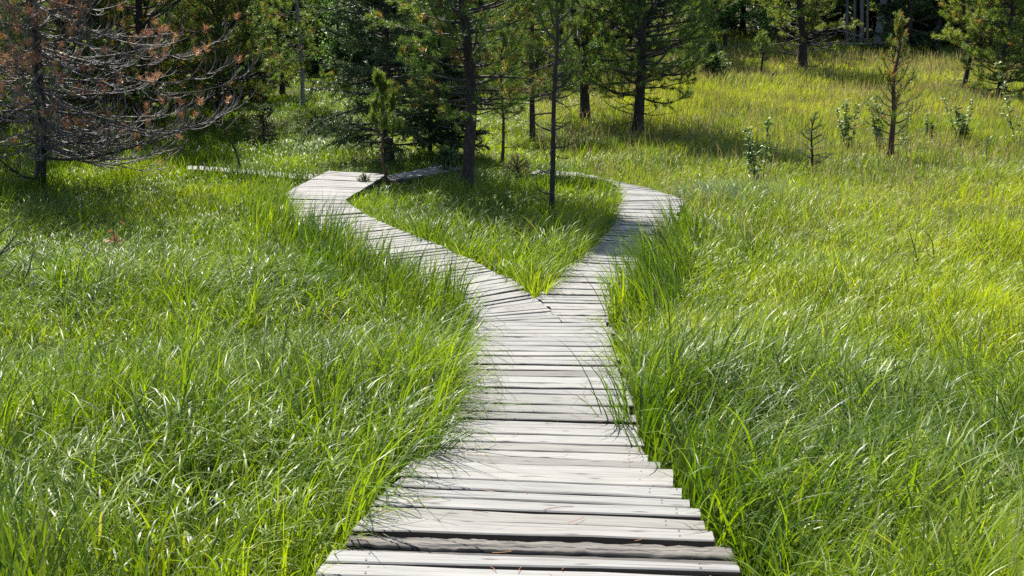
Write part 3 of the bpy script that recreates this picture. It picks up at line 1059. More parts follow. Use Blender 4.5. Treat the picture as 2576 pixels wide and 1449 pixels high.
def conifer(root, seed, H, r0, lean=(0, 0), live0=1.5, nlive=60, Lmax=2.0, dead=(0.3, 10, 1.0), style='pine', subs=9, N=24, ln=0.07, w=0.007,
            Ls=0.16, mat=None, bark=None, brown=0.06, spread=1.0, az=None, dense=1.0, prof=0.7, trunk_side=9, limb_mat=None, up=0.0, tint=None, limb_r=1.0, rich=False):
    r = np.random.default_rng(seed)
    if rich:
        nlive, subs, N, w, Ls, ln = int(nlive * 1.4), int(subs * 1.2), int(N * 1.3), w * 1.3, Ls * 0.9, ln * 1.3
    mat = mat or (M_PINE if style == 'pine' else M_SPRUCE)
    bark = bark or M_BARK
    lean = np.asarray(lean, float)
    hs = np.linspace(-0.15, H, 18)
    wobx = np.interp(hs, np.linspace(-0.15, H, 6), np.concatenate([[0], r.normal(0, 0.018 * H ** 0.5, 5)]))
    woby = np.interp(hs, np.linspace(-0.15, H, 6), np.concatenate([[0], r.normal(0, 0.018 * H ** 0.5, 5)]))

    def axis(h):
        return np.stack([lean[0] * h + np.interp(h, hs, wobx), lean[1] * h + np.interp(h, hs, woby), h], -1)

    def rad_at(h):
        return r0 * np.clip(1 - h / H, 0, 1) ** 0.75 + 0.006 + r0 * 0.45 * np.exp(-np.maximum(h, 0) / (r0 * 1.6 + 0.02))
    m = MB()
    tubes(m, axis(hs), rad_at(hs), trunk_side)
    trunk = m.build('trunk', bark, root)
    lm = MB()
    # live limbs
    t = (np.arange(nlive) + r.random(nlive) * 0.9) / nlive
    hl = live0 + (H - live0) * t ** 1.05 * 0.985
    azl = np.arange(nlive) * 2.39996 + r.normal(0, 0.35, nlive)
    if az is not None:
        azl = az + r.normal(0, 1.0, nlive)
    Ll = Lmax * (1 - t) ** prof * (0.75 + 0.25 * np.minimum(1, t * 6)) * (0.7 + 0.45 * r.random(nlive)) + 0.1
    if style == 'pine':
        e0 = 0.0 + 0.75 * t + r.normal(0, 0.16, nlive) + up
        e1 = e0 + 0.45 + r.normal(0, 0.2, nlive)
    else:
        e0 = -0.05 + 0.55 * t + r.normal(0, 0.09, nlive) + up
        e1 = e0 - 0.05 + 0.35 * r.random(nlive)
    P = grow(axis(hl), azl, e0, e1, Ll, 7, 0.09, r)
    s7 = np.linspace(0, 1, 7)
    rl = (0.010 + 0.012 * Ll)[:, None] * (1 - 0.85 * s7)[None] * limb_r
    tubes(lm, P, rl, 5)
    # side shoots
    I = np.repeat(np.arange(nlive), subs)
    s = (np.tile(np.arange(subs), nlive) + r.random(nlive * subs)) / subs * 0.82 + 0.16
    keep = r.random(len(I)) < dense
    I, s = I[keep], s[keep]
    p, d = along(P, I, s)
    sgn = np.where(r.random(len(I)) < 0.5, 1, -1)
    ba = np.arctan2(d[:, 1], d[:, 0]) + sgn * (0.75 + r.normal(0, 0.25, len(I)))
    be = np.arcsin(np.clip(d[:, 2], -1, 1)) + r.normal(0, 0.3, len(I)) - (0.1 if style == 'spruce' else -0.1)
    Lb = (0.34 * Ll[I] * (1.12 - 0.85 * s) + 0.08) * (0.7 + 0.6 * r.random(len(I)))
    be1 = be + (0.5 * r.random(len(I)) if style == 'pine' else -0.25 * r.random(len(I)))
    S = grow(p, ba, be, be1, Lb, 4, 0.12, r)
    tubes(lm, S, (0.0035 + 0.004 * Lb)[:, None] * np.array([[1, 0.8, 0.6, 0.35]]) * limb_r, 3)
    # needles on the outer ends
    tp, td = [], []
    if style == 'pine':
        for ss in (0.7, 0.98):
            a, b = along(S, np.arange(len(I)), np.full(len(I), ss))
            tp.append(a); td.append(b)
        for ss in (0.78, 0.88, 0.99):
            a, b = along(P, np.arange(nlive), np.full(nlive, ss))
            tp.append(a); td.append(b)
    else:
        for ss in (0.1, 0.4, 0.7, 0.98):
            a, b = along(S, np.arange(len(I)), np.full(len(I), ss))
            tp.append(a); td.append(b)
        for ss in (0.3, 0.42, 0.54, 0.66, 0.78, 0.9, 0.99):
            a, b = along(P, np.arange(nlive), np.full(nlive, ss))
            tp.append(a); td.append(b)
    tp.append(axis(np.array([H]))); td.append(np.array([[0, 0, 1.0]]))
    tp, td = np.concatenate(tp), np.concatenate(td)
    # dead lower limbs
    d0, nd, Ld = dead
    if nd:
        hd = d0 + (live0 - d0 + 0.4) * r.random(nd)
        ad = r.random(nd) * 6.28
        LL = Ld * (0.35 + 0.75 * r.random(nd))
        e = r.normal(-0.05, 0.18, nd)
        PD = grow(axis(hd), ad, e, e + 0.55 + r.normal(0, 0.3, nd), LL, 6, 0.14, r)
        tubes(lm, PD, (0.005 + 0.009 * LL)[:, None] * (1 - 0.8 * np.linspace(0, 1, 6))[None] * limb_r, 4)
        I2 = np.repeat(np.arange(nd), 4)
        s2 = 0.3 + 0.65 * r.random(len(I2))
        p2, dd2 = along(PD, I2, s2)
        S2 = grow(p2, np.arctan2(dd2[:, 1], dd2[:, 0]) + np.where(r.random(len(I2)) < 0.5, 1, -1) * 0.7, np.arcsin(dd2[:, 2]) + r.normal(0, 0.3, len(I2)),
                  np.arcsin(dd2[:, 2]) + 0.6, LL[I2] * 0.35 * r.random(len(I2)) + 0.05, 4, 0.15, r)
        tubes(lm, S2, np.full((len(I2), 1), 0.0045) * np.array([[1, 0.8, 0.6, 0.4]]) * limb_r, 3)
    lm.build('limbs', limb_mat or M_LIMB, root)
    nm = MB()
    n = len(tp)
    # tint drifts over the crown in clumps
    cl = noise2(tp[:, 0] * 1.0 + tp[:, 2] * 0.6, tp[:, 1] + tp[:, 2] * 0.9, 0.6, seed % 97)
    tn = np.clip(cl * 0.75 + r.normal(0.1, 0.28, n), 0, 1) if tint is None else np.clip(tint + r.normal(0, 0.25, n), 0, 1)
    dd = np.where(r.random(n) < brown * (0.3 + 1.4 * cl), 0.75, 0.08 * r.random(n))
    needles(nm, tp - td * Ls * 0.6, td, ln, Ls, N, w, spread, tint=tn, dead=dd, r=r)
    nm.build('crown', mat, root)
    return axis, trunk


def tree(name, label, cat, bpx, upx, wpx, seed, H=None, group=None, Hpx=False, **kw):
    kw.setdefault('rich', not Hpx)
    b, lean, hgt, mpp = fit(bpx, upx)
    h = hgt if Hpx else H
    root = thing(name, label, cat, b, group)
    ax, tr = conifer(root, seed, h, wpx * mpp / 2 / 1.3, lean, **kw)
    return root, ax, mpp


def broadleaf(root, seed, stems, H, nl, ll, lw, mat=None, spreadr=0.12, bark=None, low=0.15, r_st=0.006, side=6, lean=(0, 0), clumped=False):
    """a sapling: upright stems, short side twigs, leaves all the way up"""
    r = np.random.default_rng(seed)
    a = r.random(stems) * 6.28
    p0 = np.stack([np.cos(a) * 0.04 * (stems > 1), np.sin(a) * 0.04 * (stems > 1), np.full(stems, -0.05)], -1)
    L = H * (0.6 + 0.4 * r.random(stems))
    L[0] = H
    e0 = np.pi / 2 - spreadr * (0.4 + r.random(stems)) * (stems > 1) - 0.02
    P = grow(p0, a, e0, e0 + r.normal(0, 0.08, stems), L, 8, 0.05, r)
    P[..., 0] += lean[0] * (P[..., 2])
    sm = MB()
    tubes(sm, P, np.full((stems, 1), r_st) * (1.15 - np.linspace(0, 1, 8))[None], 5)
    I = np.repeat(np.arange(stems), side)
    s = 0.2 + 0.75 * r.random(len(I))
    p, d = along(P, I, s)
    tl = H * 0.16 * (1.2 - s) * (0.5 + r.random(len(I)))
    S = grow(p, r.random(len(I)) * 6.28, np.full(len(I), 0.7), np.full(len(I), 1.1), tl, 4, 0.15, r)
    tubes(sm, S, np.full((len(I), 1), r_st * 0.45) * np.array([[1, 0.8, 0.6, 0.4]]), 3)
    sm.build('stem', bark or M_LIMB, root)
    J = r.integers(0, stems, nl)
    sj = low + (1 - low) * r.random(nl) ** 0.85
    p1, d1 = along(P, J, sj)
    nb = nl // 2
    J2 = r.integers(0, len(I), nb)
    p2, d2 = along(S, J2, 0.25 + 0.75 * r.random(nb))
    pp, dd = np.concatenate([p1, p2]), np.concatenate([d1, d2])
    o = nrm(r.normal(0, 1, (len(pp), 3)) * np.array([1, 1, 0.35]) + dd * 0.35 + np.array([0, 0, 0.1]))
    lm = MB()
    leaves(lm, pp, o, ll * (0.6 + 0.6 * r.random(len(pp))), lw * (0.7 + 0.5 * r.random(len(pp))), r=r)
    lm.build('leaves', mat or M_LEAF, root)


def tube_px(mb, pts, r0, r1, k=6, off=(0, 0, 0), n=14):
    """a limb through measured points (px, py, depth)"""
    Pp = np.array([pt(*q) for q in pts])
    s = np.concatenate([[0], np.cumsum(np.linalg.norm(np.diff(Pp, axis=0), axis=1))])
    s /= s[-1]
    u = np.linspace(0, 1, n)
    C = np.stack([np.interp(u, s, Pp[:, i]) for i in range(3)], -1)
    for _ in range(2):
        C[1:-1] = (C[:-2] + 2 * C[1:-1] + C[2:]) / 4
    C = C - np.asarray(off)
    tubes(mb, C, r0 + (r1 - r0) * u, k)
    return C


# --- the half-dead reddish pine on the left
b, lean, hgt, mpp = fit((97, 488), (92, 0))
root = thing('dead_pine', 'half dead pine on the left with bare curving grey branches and rusty brown needles', 'tree', b)
r = np.random.default_rng(77)
D0 = depth_of(b)
m = MB()
hs = np.linspace(-0.15, 6.5, 16)
ax = lambda h: np.stack([lean[0] * h + 0.05 * np.sin(h * 1.3), 0.04 * np.sin(h * 0.9 + 1), h], -1)
tubes(m, ax(hs), 0.10 * (1 - hs / 7.2) ** 0.7 + 0.03 * np.exp(-np.maximum(hs, 0) / 0.2), 9)
m.build('trunk', M_BARK, root)
lm = MB()
nb = 150
hb = 0.75 + 4.2 * r.random(nb) ** 1.0
ab = np.where(r.random(nb) < 0.62, r.normal(-0.45, 0.8, nb), r.random(nb) * 6.28)
ab[:24] = r.normal(-1.55, 0.35, 24)
Lb = np.where(np.arange(nb) < 24, 0.7 + 0.9 * r.random(nb), 1.2 + 2.6 * r.random(nb) ** 0.7) * np.where(np.cos(ab) > 0.2, 1.0, 0.7) * (1 - 0.06 * hb)
e0 = -0.28 + r.normal(0, 0.18, nb) + 0.06 * (hb - 1.5)
P = grow(ax(hb), ab, e0, e0 + 0.85 + r.normal(0, 0.25, nb), Lb, 12, 0.10, r, pw=1.6)
tubes(lm, P, (0.016 + 0.007 * r.random(nb))[:, None] * (1 - 0.72 * np.linspace(0, 1, 12))[None], 5)
tips = [(P, np.arange(nb), np.full(nb, 0.99))]
I = np.repeat(np.arange(nb), 8)
s = 0.2 + 0.75 * r.random(len(I))
p, d = along(P, I, s)
be = np.arcsin(np.clip(d[:, 2], -1, 1))
S = grow(p, np.arctan2(d[:, 1], d[:, 0]) + np.where(r.random(len(I)) < 0.5, 1, -1) * (0.6 + 0.3 * r.random(len(I))), be - 0.1, be + 0.9, 0.2 + 0.85 * r.random(len(I)) * (1.15 - s), 8, 0.17, r, pw=1.4)
tubes(lm, S, np.full((len(I), 1), 0.0095) * (1 - 0.6 * np.linspace(0, 1, 8))[None], 4)
I2 = np.repeat(np.arange(len(I)), 2)
s2 = 0.2 + 0.75 * r.random(len(I2))
p2, d2 = along(S, I2, s2)
be2 = np.arcsin(np.clip(d2[:, 2], -1, 1))
S2 = grow(p2, np.arctan2(d2[:, 1], d2[:, 0]) + np.where(r.random(len(I2)) < 0.5, 1, -1) * 0.7, be2, be2 + 0.8, 0.1 + 0.3 * r.random(len(I2)), 5, 0.15, r)
tubes(lm, S2, np.full((len(I2), 1), 0.0058) * (1 - 0.5 * np.linspace(0, 1, 5))[None], 3)
lm.build('bare_branches', M_TWIG, root)
long_limbs = []
big = MB()
for pts, ra, rb in (([(95, 195, D0), (250, 205, D0 - 0.6), (400, 238, D0 - 1.0), (540, 232, D0 - 1.3), (640, 172, D0 - 1.5)], 0.024, 0.006),
                    ([(95, 130, D0), (250, 175, D0 - 0.8), (390, 215, D0 - 1.4), (500, 200, D0 - 1.8), (585, 160, D0 - 2.0)], 0.024, 0.006),
                    ([(96, 310, D0), (240, 300, D0 - 0.5), (380, 345, D0 - 0.8), (500, 322, D0 - 1.0), (600, 262, D0 - 1.1)], 0.022, 0.006),
                    ([(94, 80, D0), (230, 120, D0 + 0.4), (380, 150, D0 + 0.7), (500, 130, D0 + 0.8), (575, 85, D0 + 0.9)], 0.024, 0.006),
                    ([(97, 395, D0), (200, 405, D0 - 0.3), (330, 372, D0 - 0.7), (430, 335, D0 - 1.0), (525, 298, D0 - 1.2)], 0.035, 0.01),
                    ([(97, 372, D0), (180, 358, D0 - 0.4), (280, 362, D0 - 0.8), (370, 365, D0 - 1.0)], 0.026, 0.008),
                    ([(97, 450, D0), (60, 446, D0 - 0.6), (20, 420, D0 - 1.1), (-40, 370, D0 - 1.5)], 0.026, 0.012),
                    ([(90, 120, D0), (150, 100, D0 - 0.5), (205, 60, D0 - 1.0), (240, 0, D0 - 1.2)], 0.03, 0.012),
                    ([(95, 260, D0), (220, 285, D0 - 0.8), (330, 325, D0 - 1.4), (420, 335, D0 - 1.8), (510, 325, D0 - 2.1), (570, 285, D0 - 2.2)], 0.022, 0.006)):
    long_limbs.append(tube_px(big, pts, ra, rb, 6, b))
LP = np.array(long_limbs)
I3 = np.repeat(np.arange(len(LP)), 12)
s3 = 0.2 + 0.78 * r.random(len(I3))
p3, d3 = along(LP, I3, s3)
be3 = np.arcsin(np.clip(d3[:, 2], -1, 1))
S3 = grow(p3, np.arctan2(d3[:, 1], d3[:, 0]) + np.where(r.random(len(I3)) < 0.5, 1, -1) * (0.4 + 0.4 * r.random(len(I3))), be3 - 0.15, be3 + 0.8, 0.35 + 0.6 * r.random(len(I3)), 8, 0.16, r, pw=1.4)
I4 = np.repeat(np.arange(len(I3)), 3)
p4, d4 = along(S3, I4, 0.2 + 0.75 * r.random(len(I4)))
be4 = np.arcsin(np.clip(d4[:, 2], -1, 1))
S4 = grow(p4, np.arctan2(d4[:, 1], d4[:, 0]) + np.where(r.random(len(I4)) < 0.5, 1, -1) * 0.7, be4, be4 + 0.8, 0.12 + 0.3 * r.random(len(I4)), 5, 0.15, r)
tubes(big, S3, np.full((len(I3), 1), 0.0095) * (1 - 0.6 * np.linspace(0, 1, 8))[None], 4, mat=1)
tubes(big, S4, np.full((len(I4), 1), 0.006) * (1 - 0.5 * np.linspace(0, 1, 5))[None], 3, mat=1)
big.build('main_limbs', [M_LIMB, M_TWIG], root)
# rusty tufts at the twig ends, thicker high up
tp1, td1 = along(S, np.arange(len(I)), np.full(len(I), 0.97))
tp2, td2 = along(S2, np.arange(len(I2)), np.full(len(I2), 0.9))
tp3, td3 = along(S3, np.arange(len(I3)), np.full(len(I3), 0.97))
tp4, td4 = along(S4, np.arange(len(I4)), np.full(len(I4), 0.9))
tp, td = np.concatenate([tp1, tp2, tp3, tp4]), np.concatenate([td1, td2, td3, td4])
keep = r.random(len(tp)) < np.clip(0.04 + 0.13 * (tp[:, 2] - 1.2), 0.05, 0.42) * np.clip(2.6 * noise2(tp[:, 0] + tp[:, 2], tp[:, 1] - tp[:, 2], 0.55, 3) - 0.55, 0.03, 1.5)
bm = MB()
needles(bm, tp[keep] - td[keep] * 0.05, td[keep], 0.11, 0.12, 36, 0.0085, 1.0, r=r)
bm.build('brown_needles', M_BROWN, root)
li = MB()
k = r.random(len(tp)) < 0.05
q = np.concatenate([p[r.random(len(p)) < 0.10], tp[k]])
needles(li, q, rand_unit(len(q), r), 0.04, 0.07, 40, 0.016, 1.2, r=r)
li.build('lichen', M_LICHEN, root)

# --- dead twigs reaching in from beyond the left edge
b = hit(-70, 800)
root = thing('dead_branch', 'bare dark forked dead branch poking in from the left edge over the grass', 'branch', b)
m = MB()
db = depth_of(b)
for pts, ra, rb in (([(-70, 800, db), (0, 752, db - .1), (45, 730, db - .15), (88, 712, db - .2)], 0.02, 0.006), ([(0, 752, db - .1), (45, 725, db), (70, 690, db), (84, 632, db + .1)], 0.014, 0.005),
                    ([(-70, 800, db), (-50, 690, db), (0, 640, db - .1), (43, 588, db - .2)], 0.017, 0.006), ([(0, 640, db - .1), (25, 622, db), (60, 610, db)], 0.009, 0.004),
                    ([(-50, 690, db), (0, 700, db), (25, 690, db), (48, 655, db)], 0.01, 0.004), ([(-50, 690, db), (-20, 600, db + .3), (15, 575, db + .2), (50, 550, db + .2)], 0.014, 0.005),
                    ([(72, 677, db), (90, 678, db), (105, 672, db)], 0.006, 0.003)):
    tube_px(m, pts, ra, rb, 5, b)
m.build('twigs', M_LIMB, root)

# --- green trees, left to right
tree('pine_tree', 'dense dark pine in shade behind the half dead pine, at the left edge', 'tree', (150, 350), (150, 0), 22, 131, H=7.5, live0=0.35, nlive=95, Lmax=2.6,
     dead=(0.2, 14, 1.4), subs=10, N=26, ln=0.085, w=0.009, brown=0.15, prof=0.5, tint=0.45)
tree('pine_tree', 'dark pine cut by the left edge behind the half dead pine', 'tree', (-60, 400), (-60, 0), 22, 132, H=8.0, live0=0.5, nlive=95, Lmax=2.4,
     dead=(0.2, 14, 1.4), subs=10, N=26, ln=0.085, w=0.009, brown=0.12, prof=0.45, tint=0.45)
tree('pine_tree', 'big olive green pine behind the half dead pine, its crown mixed with brown needles', 'tree', (352, 345), (356, 0), 28, 101, H=8.5, live0=0.7, nlive=105, Lmax=2.9,
     dead=(0.4, 14, 1.4), subs=10, N=26, ln=0.085, w=0.009, brown=0.22, prof=0.55)
tree('pine_tree', 'pine at the left forest edge with low green boughs reaching right over the grass', 'tree', (545, 300), (545, 0), 18, 102, H=4.6, live0=0.5, nlive=80, Lmax=2.1,
     dead=(0.3, 12, 1.1), subs=10, N=26, ln=0.085, w=0.009, brown=0.10, prof=0.5)
rt, axs, mpp = tree('pine_tree', 'slender pine with a pale bare grey trunk, in a gap at the left forest edge', 'tree', (762, 275), (750, 0), 13, 103, H=9.0, live0=0.9, nlive=40, Lmax=0.95,
                    dead=(2.0, 8, 1.0), N=26, ln=0.085, w=0.011, bark=M_ASPEN, prof=0.3)
tree('spruce_tree', 'large dark spruce behind the fork with low spreading boughs close to the ground', 'tree', (978, 410), (962, 0), 30, 104, H=7.5, style='spruce', live0=0.4, nlive=85, Lmax=1.8,
     dead=(0.2, 10, 1.3), subs=14, N=20, ln=0.05, w=0.010, Ls=0.15, prof=0.35, brown=0.0)
tree('spruce_tree', 'thin young dark spruce just right of the large spruce', 'tree', (1082, 392), (1078, 0), 13, 105, H=4.2, style='spruce', live0=0.3, nlive=55, Lmax=0.95,
     dead=(0.2, 6, 0.6), subs=10, N=20, ln=0.05, w=0.010, Ls=0.14, brown=0.0)
tree('spruce_tree', 'young dark spruce half hidden behind the thick central pine trunk', 'tree', (1138, 398), (1140, 0), 15, 106, H=3.6, style='spruce', live0=0.3, nlive=52, Lmax=0.9,
     dead=(0.2, 6, 0.6), subs=10, N=20, ln=0.05, w=0.010, Ls=0.14, brown=0.0)
tree('pine_sapling', 'small young pine with a bright green top, standing before the large spruce', 'sapling', (972, 482), (957, 205), 9, 107, Hpx=True, live0=0.95, nlive=13, Lmax=0.42,
     dead=(0.3, 7, 0.3), subs=4, N=60, ln=0.095, w=0.009, Ls=0.2, brown=0.03, up=0.35, bark=M_BARKRED, tint=0.6)
rt, axs, mpp = tree('pine_tree', 'tall pine with the thick straight dark trunk in the middle of the fork', 'tree', (1172, 488), (1160, 0), 37, 108, H=9.6, live0=1.55, nlive=120, Lmax=1.7,
                    dead=(1.2, 12, 1.2), subs=9, N=28, ln=0.075, w=0.007, brown=0.12, prof=0.45, trunk_side=14)
off = np.array(rt.location)
dd = depth_of(off)
m = MB()
tube_px(m, [(1165, 40, dd), (1200, 28, dd - .2), (1245, 12, dd - .5), (1330, -18, dd - .7)], 0.035, 0.018, 7, off)
m.build('side_limb', M_BARK, rt)
m = MB()
tube_px(m, [(1168, 262, dd), (1230, 262, dd + .1), (1290, 258, dd + .2), (1345, 262, dd + .3)], 0.018, 0.007, 6, off)
m.build('side_limb', M_BARK, rt)
tree('pine_sapling', 'thin young pine with reddish stem between the thick central trunk and the bare sapling', 'sapling', (1263, 420), (1263, 90), 10, 109, Hpx=True, live0=1.0, nlive=26, Lmax=0.62,
     dead=(0.3, 14, 0.5), subs=5, N=36, ln=0.075, w=0.007, Ls=0.18, brown=0.1, bark=M_BARKRED, up=0.2)
rt, axs, mpp = tree('pine_sapling', 'tall spindly pine sapling with bare upswept twigs, nearest the tip of the fork', 'sapling', (1387, 548), (1397, 0), 16, 110, H=5.0, live0=2.0, nlive=22, Lmax=0.6,
                    rich=False, dead=(0.35, 26, 0.62), subs=4, N=44, ln=0.075, w=0.006, Ls=0.2, brown=0.08, up=0.3, tint=0.75, limb_r=1.6)
tree('pine_tree', 'dark pine trunk standing behind the spindly bare sapling', 'tree', (1340, 358), (1340, 0), 18, 111, H=5.5, live0=1.0, nlive=50, Lmax=1.5,
     dead=(0.3, 10, 0.8), subs=8, N=26, ln=0.08, w=0.009, brown=0.08, prof=0.5)
rt, axs, mpp = tree('pine_tree', 'pine whose dark trunk has a pale fresh cut branch stub', 'tree', (1473, 305), (1478, 0), 30, 112, H=10.0, live0=1.3, nlive=85, Lmax=2.0,
                    dead=(0.5, 14, 1.2), subs=8, N=26, ln=0.085, w=0.01, brown=0.08, prof=0.5)
off = np.array(rt.location)
m = MB()
c = pt(1477, 222, depth_of(off) - 0.16) - off
tubes(m, np.array([c + [0, 0.12, -0.02], c, c + [0.0, -0.05, 0.012], c + [0, -0.052, 0.012]]), np.array([0.055, 0.05, 0.045, 0.001]), 9)
m.build('cut_stub', M_CUT, rt)
m = MB()
tube_px(m, [(1467, 275, depth_of(off) - 0.17), (1470, 250, depth_of(off) - 0.18), (1476, 232, depth_of(off) - 0.17)], 0.02, 0.045, 6, off)
m.build('torn_bark', M_BROWN, rt)
rt, axs, mpp = tree('pine_tree', 'broad bushy pine with dark trunk at the edge of the open meadow', 'tree', (1603, 340), (1612, 0), 33, 113, H=9.5, live0=1.0, nlive=125, Lmax=2.5,
                    dead=(0.35, 26, 1.25), subs=11, N=28, ln=0.085, w=0.009, brown=0.03, prof=0.45, tint=0.5, trunk_side=12)
tree('pine_sapling', 'low bushy dark conifer alone on the meadow, beside a silvery shrub', 'sapling', (1787, 206), (1788, 112), 8, 114, Hpx=True, style='spruce', live0=0.12, nlive=60, Lmax=0.36,
     dead=(0, 0, 0), subs=7, N=22, ln=0.06, w=0.014, Ls=0.12, brown=0, tint=0.8, up=0.6)
tree('pine_tree', 'lone spreading pine far out on the meadow with wide bare lower branches', 'tree', (2018, 178), (2014, 0), 27, 115, H=8.0, live0=1.1, nlive=62, Lmax=2.4,
     dead=(0.25, 28, 2.4), subs=9, N=24, ln=0.1, w=0.014, brown=0.03, prof=0.4, tint=1.0)
tree('pine_sapling', 'small thin pine just left of the lone spreading meadow pine', 'sapling', (1917, 190), (1919, 92), 9, 116, Hpx=True, live0=0.65, nlive=20, Lmax=0.5,
     dead=(0.15, 8, 0.5), subs=4, N=18, ln=0.09, w=0.010, brown=0.02, tint=0.6)
rt, axs, mpp = tree('spruce_sapling', 'scraggly half dead sapling with reddish stem, rising from leafy shrubs on the right', 'sapling', (2238, 408), (2262, 48), 19, 117, Hpx=True, style='pine', live0=0.55, nlive=46, Lmax=0.68,
                    dead=(0.3, 8, 0.6), subs=5, N=36, ln=0.055, w=0.007, Ls=0.18, brown=0.3, bark=M_BARKRED, prof=0.8, up=0.15, dense=0.6)
tree('pine_tree', 'slim pine leaning right near the right edge, bare on its lower half', 'tree', (2420, 238), (2478, 0), 14, 118, H=7.5, live0=1.45, nlive=60, Lmax=1.6,
     dead=(0.3, 12, 1.0), subs=8, N=26, ln=0.1, w=0.012, brown=0.08, prof=0.5, tint=1.05)
tree('pine_tree', 'bushy olive pine close to the right edge, with foliage down to the grass', 'tree', (2512, 256), (2545, 0), 16, 119, H=7.0, live0=0.35, nlive=85, Lmax=1.6,
     dead=(0.2, 10, 0.9), subs=9, N=26, ln=0.09, w=0.011, brown=0.1, prof=0.45, tint=0.7)
tree('spruce_sapling', 'small bare topped spruce seedling standing in the right meadow grass', 'sapling', (2040, 448), (2044, 292), 8, 120, Hpx=True, style='spruce', live0=0.12, nlive=17, Lmax=0.5, tint=0.9,
     dead=(0, 0, 0), subs=3, N=18, ln=0.03, w=0.006, Ls=0.10, brown=0.0, prof=1.3, up=0.3)
tree('spruce_sapling', 'small dark conifer seedling in the grass left of the platform', 'sapling', (662, 378), (664, 268), 8, 121, Hpx=True, style='spruce', live0=0.1, nlive=30, Lmax=0.4,
     dead=(0, 0, 0), subs=5, N=22, ln=0.05, w=0.008, Ls=0.12, brown=0.1)
tree('spruce_sapling', 'knee high conifer bush at the foot of the thin reddish young pine', 'sapling', (1300, 470), (1300, 405), 6, 122, Hpx=True, style='spruce', live0=0.05, nlive=26, Lmax=0.3,
     dead=(0, 0, 0), subs=4, N=14, ln=0.045, w=0.006, Ls=0.1, brown=0.25, tint=1.0, up=0.3)
tree('spruce_sapling', 'small fresh green conifer seedling between the large spruce and the central trunk', 'sapling', (1128, 450), (1124, 385), 5, 123, Hpx=True, style='spruce', live0=0.1, nlive=18, Lmax=0.3,
     dead=(0, 0, 0), subs=4, N=26, ln=0.045, w=0.007, Ls=0.1, brown=0.0, tint=1.0, up=0.4)
tree('spruce_sapling', 'tiny conifer at the inner corner where the platform meets the left boardwalk', 'sapling', (918, 494), (917, 458), 5, 124, Hpx=True, style='spruce', live0=0.03, nlive=12, Lmax=0.13,
     dead=(0, 0, 0), subs=2, N=18, ln=0.035, w=0.006, Ls=0.05, brown=0.1, tint=1.2, up=0.9)

# --- leafy saplings on the right
for (bp, tp_, stems, nl, sd, lab, ll) in (
        ((2165, 128), (2165, 108), 5, 140, 215, 'pale green low shrub in front of the aspen trunks', 0.14),
        ((2215, 130), (2215, 108), 5, 140, 216, 'pale green low shrub at the foot of the thickest aspen trunk', 0.14),
        ((1910, 470), (1912, 288), 3, 230, 201, 'tall leafy sapling with shiny pale leaves, left of the spruce seedling', 0.115),
        ((2135, 378), (2137, 240), 5, 280, 202, 'many stemmed leafy shoots between the spruce seedling and the scraggly sapling', 0.11),
        ((2215, 385), (2200, 235), 5, 340, 203, 'leafy shrub crowding the foot of the scraggly reddish sapling', 0.105),
        ((2275, 380), (2290, 260), 3, 70, 209, 'thin leafy shoots on the right side of the scraggly reddish sapling', 0.115),
        ((2338, 352), (2338, 275), 3, 130, 204, 'short leafy shoots just right of the scraggly sapling', 0.11),
        ((2418, 360), (2412, 235), 5, 320, 205, 'dense leafy sapling below the slim leaning pine', 0.115),
        ((2566, 385), (2572, 130), 3, 280, 206, 'tall leafy sapling cut by the right edge of the photo', 0.115),
        ((1818, 206), (1816, 128), 5, 210, 207, 'silvery leaved shrub beside the low dark conifer on the meadow', 0.15)):
    b, lean, hgt, mpp = fit(bp, tp_)
    rt = thing('leafy_sapling', lab, 'sapling', b)
    broadleaf(rt, sd, stems, hgt, nl, ll, ll * 0.34, spreadr=0.16, lean=lean, r_st=0.0045 * max(1, mpp / 0.006), low=0.12)

# weeds beside the near boardwalk
for (bp, tp_, st, nl, sd, lab, ll) in (((1845, 1205), (1840, 1095), 6, 110, 211, 'leafy green weed beside the boards on the right, near the stepped plank ends', 0.045),
                                      ((1760, 1165), (1745, 1090), 4, 60, 212, 'low weed with small pointed leaves hugging the right plank ends', 0.04),
                                      ((1548, 838), (1545, 790), 5, 90, 213, 'small leafy plant growing against the right side just below the fork', 0.05),
                                      ((1010, 612), (1008, 575), 5, 70, 214, 'small leafy plant inside the fork against the left boardwalk arm', 0.06)):
    b, lean, hgt, mpp = fit(bp, tp_)
    rt = thing('weed', lab, 'plant', b)
    broadleaf(rt, sd, st, hgt, nl, ll, ll * 0.4, mat=M_FORBLEAF, spreadr=0.5, r_st=0.002, low=0.3)


# --- dead sticks and stalks in the grass
def stick(label, pts, r0, r1, extra=(), name='dead_stick', mat=None, cat='stick'):
    b = hit(*pts[0][:2])
    d = depth_of(b)
    rt = thing(name, label, cat, b)
    m = MB()
    full = [(q[0], q[1], d + (q[2] if len(q) > 2 else 0)) for q in pts]
    full[0] = (full[0][0], full[0][1] + 12, d)
    tube_px(m, full, r0, r1, 6, b)
    m.build('stem', mat or M_LIMB, rt)
    if extra:
        m = MB()
        for ex in extra:
            tube_px(m, [(q[0], q[1], d + (q[2] if len(q) > 2 else 0)) for q in ex], r1 * 1.2, r1 * 0.6, 4, b)
        m.build('side_twigs', mat or M_LIMB, rt)
    return rt


